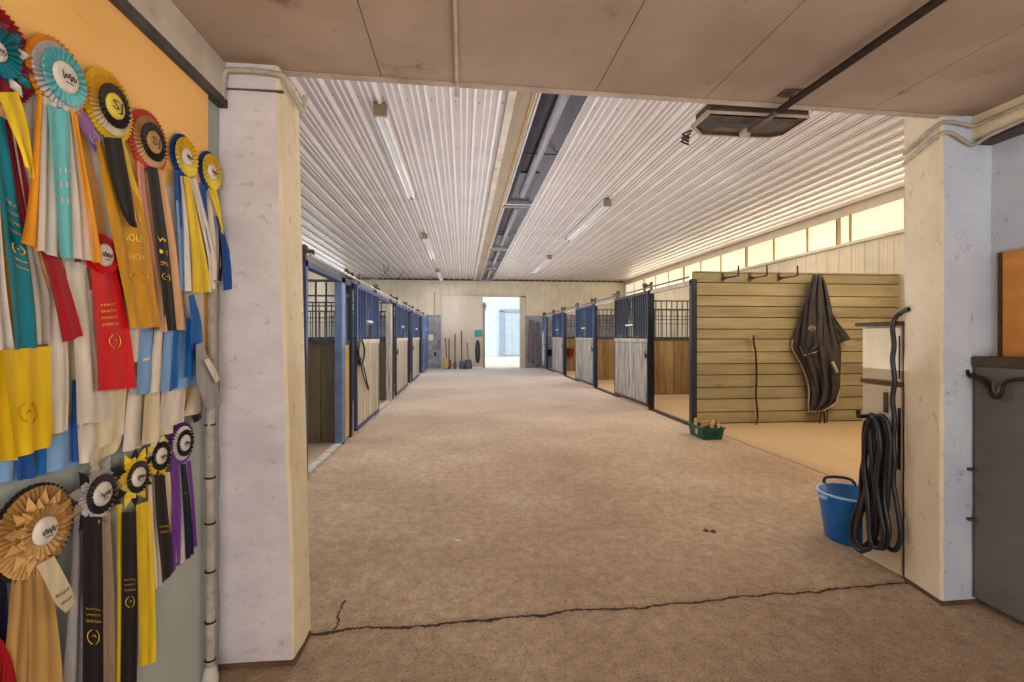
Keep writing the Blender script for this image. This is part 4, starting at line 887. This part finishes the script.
tail(R6, S['navy'], [(218,226,221,228),(219,250,223,250),(218,280,221,282)], (.018,.024))
# --- loose ribbons
def ribbon(label, m, rows, off, cat='ribbon', group='loose ribbons hanging on the left wall', waves=1.5, amp=.004, extra=()):
    # anchored at its top on the wall
    o, gg = tail(None, m, rows, off, waves, amp, 'award_ribbon')
    for nm, em in extra: pass
    tag(o, label, cat, group); return o, gg
o, gg = ribbon('short lilac ribbon poking out below the turquoise rosette', S['lilac'], [(70,108,80,106),(80,128,93,122),(94,153,106,145)], (.016,.022)); wreath(o, gg, .5, .75, .2, .1, S['silver'])
ribbon('long plain white ribbon behind the lilac ribbon', S['white'], [(80,120,98,118),(92,160,110,150),(104,210,122,200),(112,262,132,262)], (.006,.008))
ribbon('pale ribbon filling the gap beside the large teal rosette', S['white'], [(22,98,40,92),(24,140,40,140),(26,200,38,200)], (.004,.006))
# second row
o1 = thing('award_rosette', pw(76,268,.02), 'small white rosette mostly hidden above its long white tails', 'rosette', 'award rosettes pinned to the left wall')
t = MB(); ring(t, pw(76,262,.012), .012, .036, 24, .004, 0, .003); t.build('pleated_ring', S['silver'], o1)
tail(o1, S['white'], [(64,262,86,262),(70,310,94,310),(74,360,97,355),(76,425,104,420)], (.014,.028))
o, gg = ribbon('dark red ribbon with a square cut end, left of the red rosette', S['dred'], [(38,245,60,252),(48,278,68,280),(56,310,76,308),(63,343,83,336)], (.036,.040))
RR = rosette(101,255,[('ring',6,20.5,['red'],26,.004),('cone',6,18,['red','dred'],22,.010)],(11,.018,'white'),'bright red rosette with white button and wide red tails in the middle row',11,base=.018)
tail(RR, S['dred'], [(112,270,124,268),(124,300,138,292),(138,325,150,318),(149,359,161,354)], (.010,.012))
t5, gg = tail(RR, S['red'], [(90,268,116,270),(92,300,122,298),(95,340,130,338),(97,391,136,388)], (.024,.036), waves=2)
letter(t5, gg, ['FIRST','SHOW','NATIONAL','JUMPING'], .25, .75, .36, .58); wreath(t5, gg, .55, .68, .18, .05)
o, gg = ribbon('wide mustard yellow ribbon with crest at the left edge of the photo', S['mustard'], [(2,350,50,346),(6,390,50,388),(10,425,52,424),(15,459,50,446)], (.030,.038), waves=2, amp=.005); wreath(o, gg, .45, .55, .2, .1, S['gold']); 
ribbon('second mustard yellow ribbon cut by the left edge of the photo', S['mustard'], [(-22,352,6,350),(-20,390,8,390),(-20,430,12,430),(-20,463,16,460)], (.026,.034))
ribbon('slanting end of a yellow ribbon under the long white ribbon', S['gold'], [(40,400,56,398),(40,425,58,428),(38,448,62,432)], (.018,.022))
ribbon('long white ribbon hanging right of the mustard ribbons', S['white'], [(48,262,62,270),(48,310,66,315),(47,370,70,372),(48,436,69,430)], (.022,.026))
ribbon('cream ribbon below the white rosette, left of the red tails', S['white'], [(72,290,94,290),(76,340,97,340),(80,390,108,386),(78,428,112,418)], (.016,.022))
ribbon('cream ribbon end below the tails of the red rosette', S['cream'], [(90,380,128,385),(94,410,126,406),(94,452,124,434)], (.012,.014))
ribbon('grey white ribbon end just right of the red tails', S['white'], [(126,310,150,320),(128,345,152,350),(130,363,148,360)], (.014,.020))
for k, (xa, xb, c_, lb) in enumerate(((136,152,'sky','pale blue pleated ribbon just right of the red tails'),(150,162,'white','white middle strip of the pale blue ribbon cluster'),(160,172,'sky','pale blue ribbon in the middle of the blue cluster'),(170,178,'royal','deeper blue ribbon in the middle of the blue cluster'),(176,196,'sky','wide pale blue ribbon at the right of the blue cluster'))):
    ribbon(lb, S[c_], [(xa+4,330,xb+1,328),(xa+2,350,xb,350),(xa,372,xb,370),(xa-1,396-k*1.5,xb-1,392-k*1.5)], (.016+.002*(k%2),.024+.003*(k%2)), waves=1.2)
ribbon('bright blue folded ribbon hanging by the corner pipe', S['royal'], [(188,296,194,294),(190,320,202,322),(190,345,204,350),(196,376,203,378)], (.030,.036), amp=.006)
ribbon('second bright blue ribbon hanging beside the corner pipe', S['royal'], [(186,318,191,318),(184,345,194,345),(184,378,194,376)], (.026,.030), amp=.006)
o, gg = ribbon('pale grey blue paper tag slanting over the corner pipe', S['grey'], [(196,345,202,342),(196,368,210,362),(198,385,216,380),(208,412,221,404)], (.046,.052), amp=.001)
ribbon('small white tag end beside the corner pipe', S['white'], [(204,360,209,358),(210,372,215,368),(216,383,220,379)], (.058,.06), amp=.0)
for k, (xa, xb, yb, c_, lb) in enumerate(((124,142,452,'white','wide cream ribbon at the left of the lower pleated cluster'),(140,158,446,'cream','second ribbon from the left in the lower pleated cluster'),(156,172,437,'white','third ribbon from the left in the lower pleated cluster'),(168,185,426,'white','last ribbon of the lower pleated cluster, shorter'),(184,200,417,'cream','narrow cream ribbon end below the blue cluster'))):
    ribbon(lb, S[c_], [(xa+8,380,xb+2,380),(xa+4,400,xb+1,400),(xa,yb,xb,yb-4)], (.010+.002*(k%2),.014+.004*(k%2)), waves=1)
ribbon('dark blue ribbon tip below the lower pleated cluster', S['navy'], [(188,412,200,408),(194,424,202,418)], (.008,.009))
for k, (rw, c_, lb) in enumerate((([(-16,440,16,448),(-16,465,16,462),(-16,485,17,480)],'sky','pale blue ribbon end at the left edge below the mustard ribbons'),([(14,440,32,440),(15,462,33,460),(16,481,34,478)],'blue','deep blue ribbon end below the wide mustard ribbon'),([(34,438,46,436),(36,455,47,452),(35,477,48,472)],'royal','bright blue folded ribbon end left of the pale blue one'),([(42,425,74,418),(46,445,76,440),(47,473,77,466)],'sky','wide pale blue ribbon end under the long white ribbon'),([(72,380,77,380),(71,420,78,420),(72,462,80,462)],'blue','narrow deep blue ribbon between the white ribbons'),([(76,410,94,415),(78,440,98,436),(80,464,92,462)],'white','white ribbon end right of the narrow deep blue ribbon'))):
    ribbon(lb, S[c_], rw, (.008+.002*(k%3),.012+.003*(k%3)), waves=1.2)
ribbon('cream ribbon end above the silver and black rosette', S['cream'], [(92,420,124,416),(92,445,122,436),(90,466,118,450)], (.004,.006))
ribbon('cream ribbon filling the gap between two long white ribbons', S['cream'], [(58,262,76,266),(62,310,82,312),(64,360,84,362),(66,405,84,400)], (.006,.008))
ribbon('white ribbon behind the blue cluster next to the corner pipe', S['white'], [(184,290,204,290),(184,330,204,330),(184,382,206,378)], (.004,.006))
ribbon('pale ribbon behind the gold ribbon and red rosette', S['cream'], [(118,240,150,240),(120,280,160,280),(122,322,168,322)], (.004,.006))
ribbon('pale ribbon behind the blue rosettes of the top row', S['white'], [(160,185,206,190),(166,230,208,230),(172,284,210,284)], (.003,.005))
# --- bottom row rosettes
B1 = rosette(36,531,[('ring',10,46,['black'],44,-.004),('ring',10,43,['tan','dtan'],50,.004),('petal',16,41,['tan'],13,.012),('petal',14,34,['tan'],11,.018),('cone',10,25,['tan','dtan'],24,.024)],(13.5,.034,'white'),'large tan satin rosette with pointed petals at the lower left',21,base=.018,group='award rosettes in the lower row')
tail(B1, S['tan'], [(12,570,30,574),(8,610,30,615),(4,650,28,655),(0,700,26,700)], (.018,.026), waves=2)
tail(B1, S['tan'], [(28,572,50,574),(28,610,56,615),(28,650,60,655),(26,700,62,700)], (.022,.032), waves=2)
o, gg = tail(B1, S['cream'], [(36,566,54,556),(46,584,64,574),(55,603,72,590),(66,613,75,603)], (.052,.056), amp=.0, name='paper_tag'); letter(o, gg, ['Royal','West'], .15, .85, .5, .85, M_ink)
ribbon('dark navy ribbon at the left edge beside the large tan rosette', S['navy'], [(-14,565,6,572),(-14,610,8,612),(-14,640,4,660)], (.012,.014))
ribbon('crimson ribbon corner at the bottom left of the photo', S['dred'], [(-14,630,2,640),(-14,660,12,664),(-14,700,20,700)], (.024,.028))
B2 = rosette(97,494,[('petal',14,38,['taupe','black','grey'],11,.0),('ring',8,24,['silver','dsilver'],38,.010),('cone',8,19,['black','dblack'],22,.016)],(11.5,.026,'white'),'silver and black rosette with a white button in the lower row',22,base=.014,group='award rosettes in the lower row')
tail(B2, S['grey'], [(74,505,82,518),(72,560,84,565),(68,620,84,620),(62,700,84,700)], (.014,.022))
tail(B2, S['taupe'], [(98,520,110,520),(100,570,113,570),(102,620,115,620),(103,700,116,700)], (.014,.022))
t6, gg = tail(B2, S['black'], [(82,517,102,517),(82,570,103,570),(83,620,103,622),(83,700,103,700)], (.026,.034), amp=.002)
letter(t6, gg, ['ROYAL','WEST','2020'], .12, .88, .585, .685); wreath(t6, gg, .5, .735, .3, .03)
B3 = rosette(134,477,[('petal',12,30,['yellow','black'],12,.0),('ring',6,20,['lyellow','yellow'],32,.010),('cone',6,15.5,['black','dblack'],22,.015)],(9.5,.024,'white'),'yellow and black rosette with pointed petals in the lower row',23,base=.012,group='award rosettes in the lower row')
tail(B3, S['yellow'], [(116,500,123,505),(116,560,122,560),(116,620,122,620),(115,700,121,700)], (.014,.022))
tail(B3, S['yellow'], [(136,505,150,500),(137,560,153,560),(138,620,155,612),(138,668,155,662)], (.014,.022), waves=2)
t7, gg = tail(B3, S['black'], [(122,512,136,512),(122,560,137,560),(122,620,137,618),(121,700,136,700)], (.024,.03), amp=.002)
letter(t7, gg, ['ROYAL','WEST','2020'], .12, .88, .44, .53); wreath(t7, gg, .5, .58, .3, .03)
B4 = rosette(158,456,[('petal',10,22,['yellow','black'],10,.0),('ring',6,18,['yellow','white'],30,.008),('cone',6,14,['black'],20,.012)],(8,.02,'white'),'gold and black rosette partly behind its neighbours in the lower row',24,base=.010,group='award rosettes in the lower row')
tail(B4, S['cream'], [(148,478,155,476),(150,530,158,525),(153,560,160,558),(154,590,162,584)], (.012,.016))
tail(B4, S['cream'], [(164,472,170,472),(168,520,174,518),(170,565,177,562)], (.010,.014))
t8, gg = tail(B4, S['black'], [(154,476,165,475),(156,520,169,518),(159,550,173,546),(162,584,174,572)], (.018,.022), amp=.002)
letter(t8, gg, ['ROYAL','WEST'], .15, .85, .38, .5)
B5 = rosette(182,443,[('ring',6,20.5,['purple','dpurple'],34,.002),('ring',6,16.5,['silver','white'],30,.008),('cone',5,13,['black'],18,.012)],(8,.02,'white'),'purple and silver rosette at the right end of the lower row',25,base=.010,group='award rosettes in the lower row')
tail(B5, S['purple'], [(171,458,178,462),(172,500,180,500),(172,545,180,540),(172,573,179,564)], (.014,.02))
tail(B5, S['white'], [(177,464,182,464),(180,510,187,510),(179,565,188,558)], (.010,.014))
t9, gg = tail(B5, S['navy'], [(180,464,186,464),(183,500,190,500),(187,560,193,554)], (.018,.022)); letter(t9, gg, ['ROYAL'], .2, .8, .4, .45)
tail(B5, S['purple'], [(186,462,191,460),(190,500,195,500),(193,549,198,544)], (.014,.018))
# ------------------------------------------------------------------ lights
def area(name, loc, rot, sx, sy, power, col):
    l = bpy.data.lights.new(name, 'AREA'); l.shape = 'RECTANGLE'; l.size = sx; l.size_y = sy; l.energy = power; l.color = col
    o = bpy.data.objects.new(name, l); C.objects.link(o); o.location = loc; o.rotation_euler = rot; return o
area('camera_fill', (.5,-2.2,1.5), (math.radians(92),0,math.radians(-6)), 2.4, 1.6, 74, (1,.91,.79))  # added soft fill behind the camera, no real source there
area('near_ceiling_fill', (.9,-.8,.5), (math.radians(180),0,0), 2.6, 2.0, 34, (1,.89,.77))  # added up-facing fill to brighten the near ceiling
area('hall_ceiling_fill', (.9,11,1.2), (PI,0,0), 4.5, 17, 250, (.98,.97,1))  # added up-facing fill to brighten the ribbed ceiling
area('window_light', (7.15,11.5,3.4), (0,math.radians(90),0), .5, 17, 190, (1,.86,.62))
area('left_fill', (-4.8,11.5,3.3), (0,math.radians(-90),0), .6, 17, 130, (.88,.93,1))  # added cool fill, the left wall has no windows
for y in (6.5,12.6,18.4): area('batten_lamp', (-.85,y,3.7), (0,0,0), .15, 3, 60, (.90,.94,1))
for y in (9.5,15.3): area('batten_lamp', (2.5,y,3.7), (0,0,0), .15, 3, 60, (1,.95,.88))
area('stall_fill', (5.4,5.0,3.6), (0,0,0), 1.5, 1.5, 75, (1,.84,.6))  # added warm fill over the wash bay, no fixture there
for y in (9,12.8,16.6): area('stall_fill', (5.4,y,3.7), (0,0,0), 1, 1, 50, (1,.88,.7))  # added fill over the right stalls
for y in (6,9,13,17): area('stall_fill', (-3.4,y,3.7), (0,0,0), 1, 1, 30, (.92,.95,1))  # added fill over the left stalls
sun = bpy.data.lights.new('sun', 'SUN'); sun.energy = 1.3; sun.angle = .05; sun.color = (1,.96,.9)
so = bpy.data.objects.new('sun', sun); C.objects.link(so); so.rotation_euler = (math.radians(42),0,math.radians(-25))
wd = bpy.data.worlds.new('sky'); bpy.context.scene.world = wd; wd.use_nodes = True
bgn = wd.node_tree.nodes['Background']; bgn.inputs[0].default_value = (.80,.88,1,1); bgn.inputs[1].default_value = 2.0
# ------------------------------------------------------------------ camera
cam = bpy.data.cameras.new('camera'); co_ = bpy.data.objects.new('camera', cam); C.objects.link(co_)
cam.sensor_width = 36; cam.lens = F/1024*36; cam.shift_y = -(341-HZ)/1024; cam.clip_start = .05
co_.location = (0,0,CH); co_.rotation_euler = (PI/2,0,-PSI)
sc_ = bpy.context.scene; sc_.camera = co_
sc_.view_settings.view_transform = 'Standard'; sc_.view_settings.look = 'None'; sc_.view_settings.exposure = 0
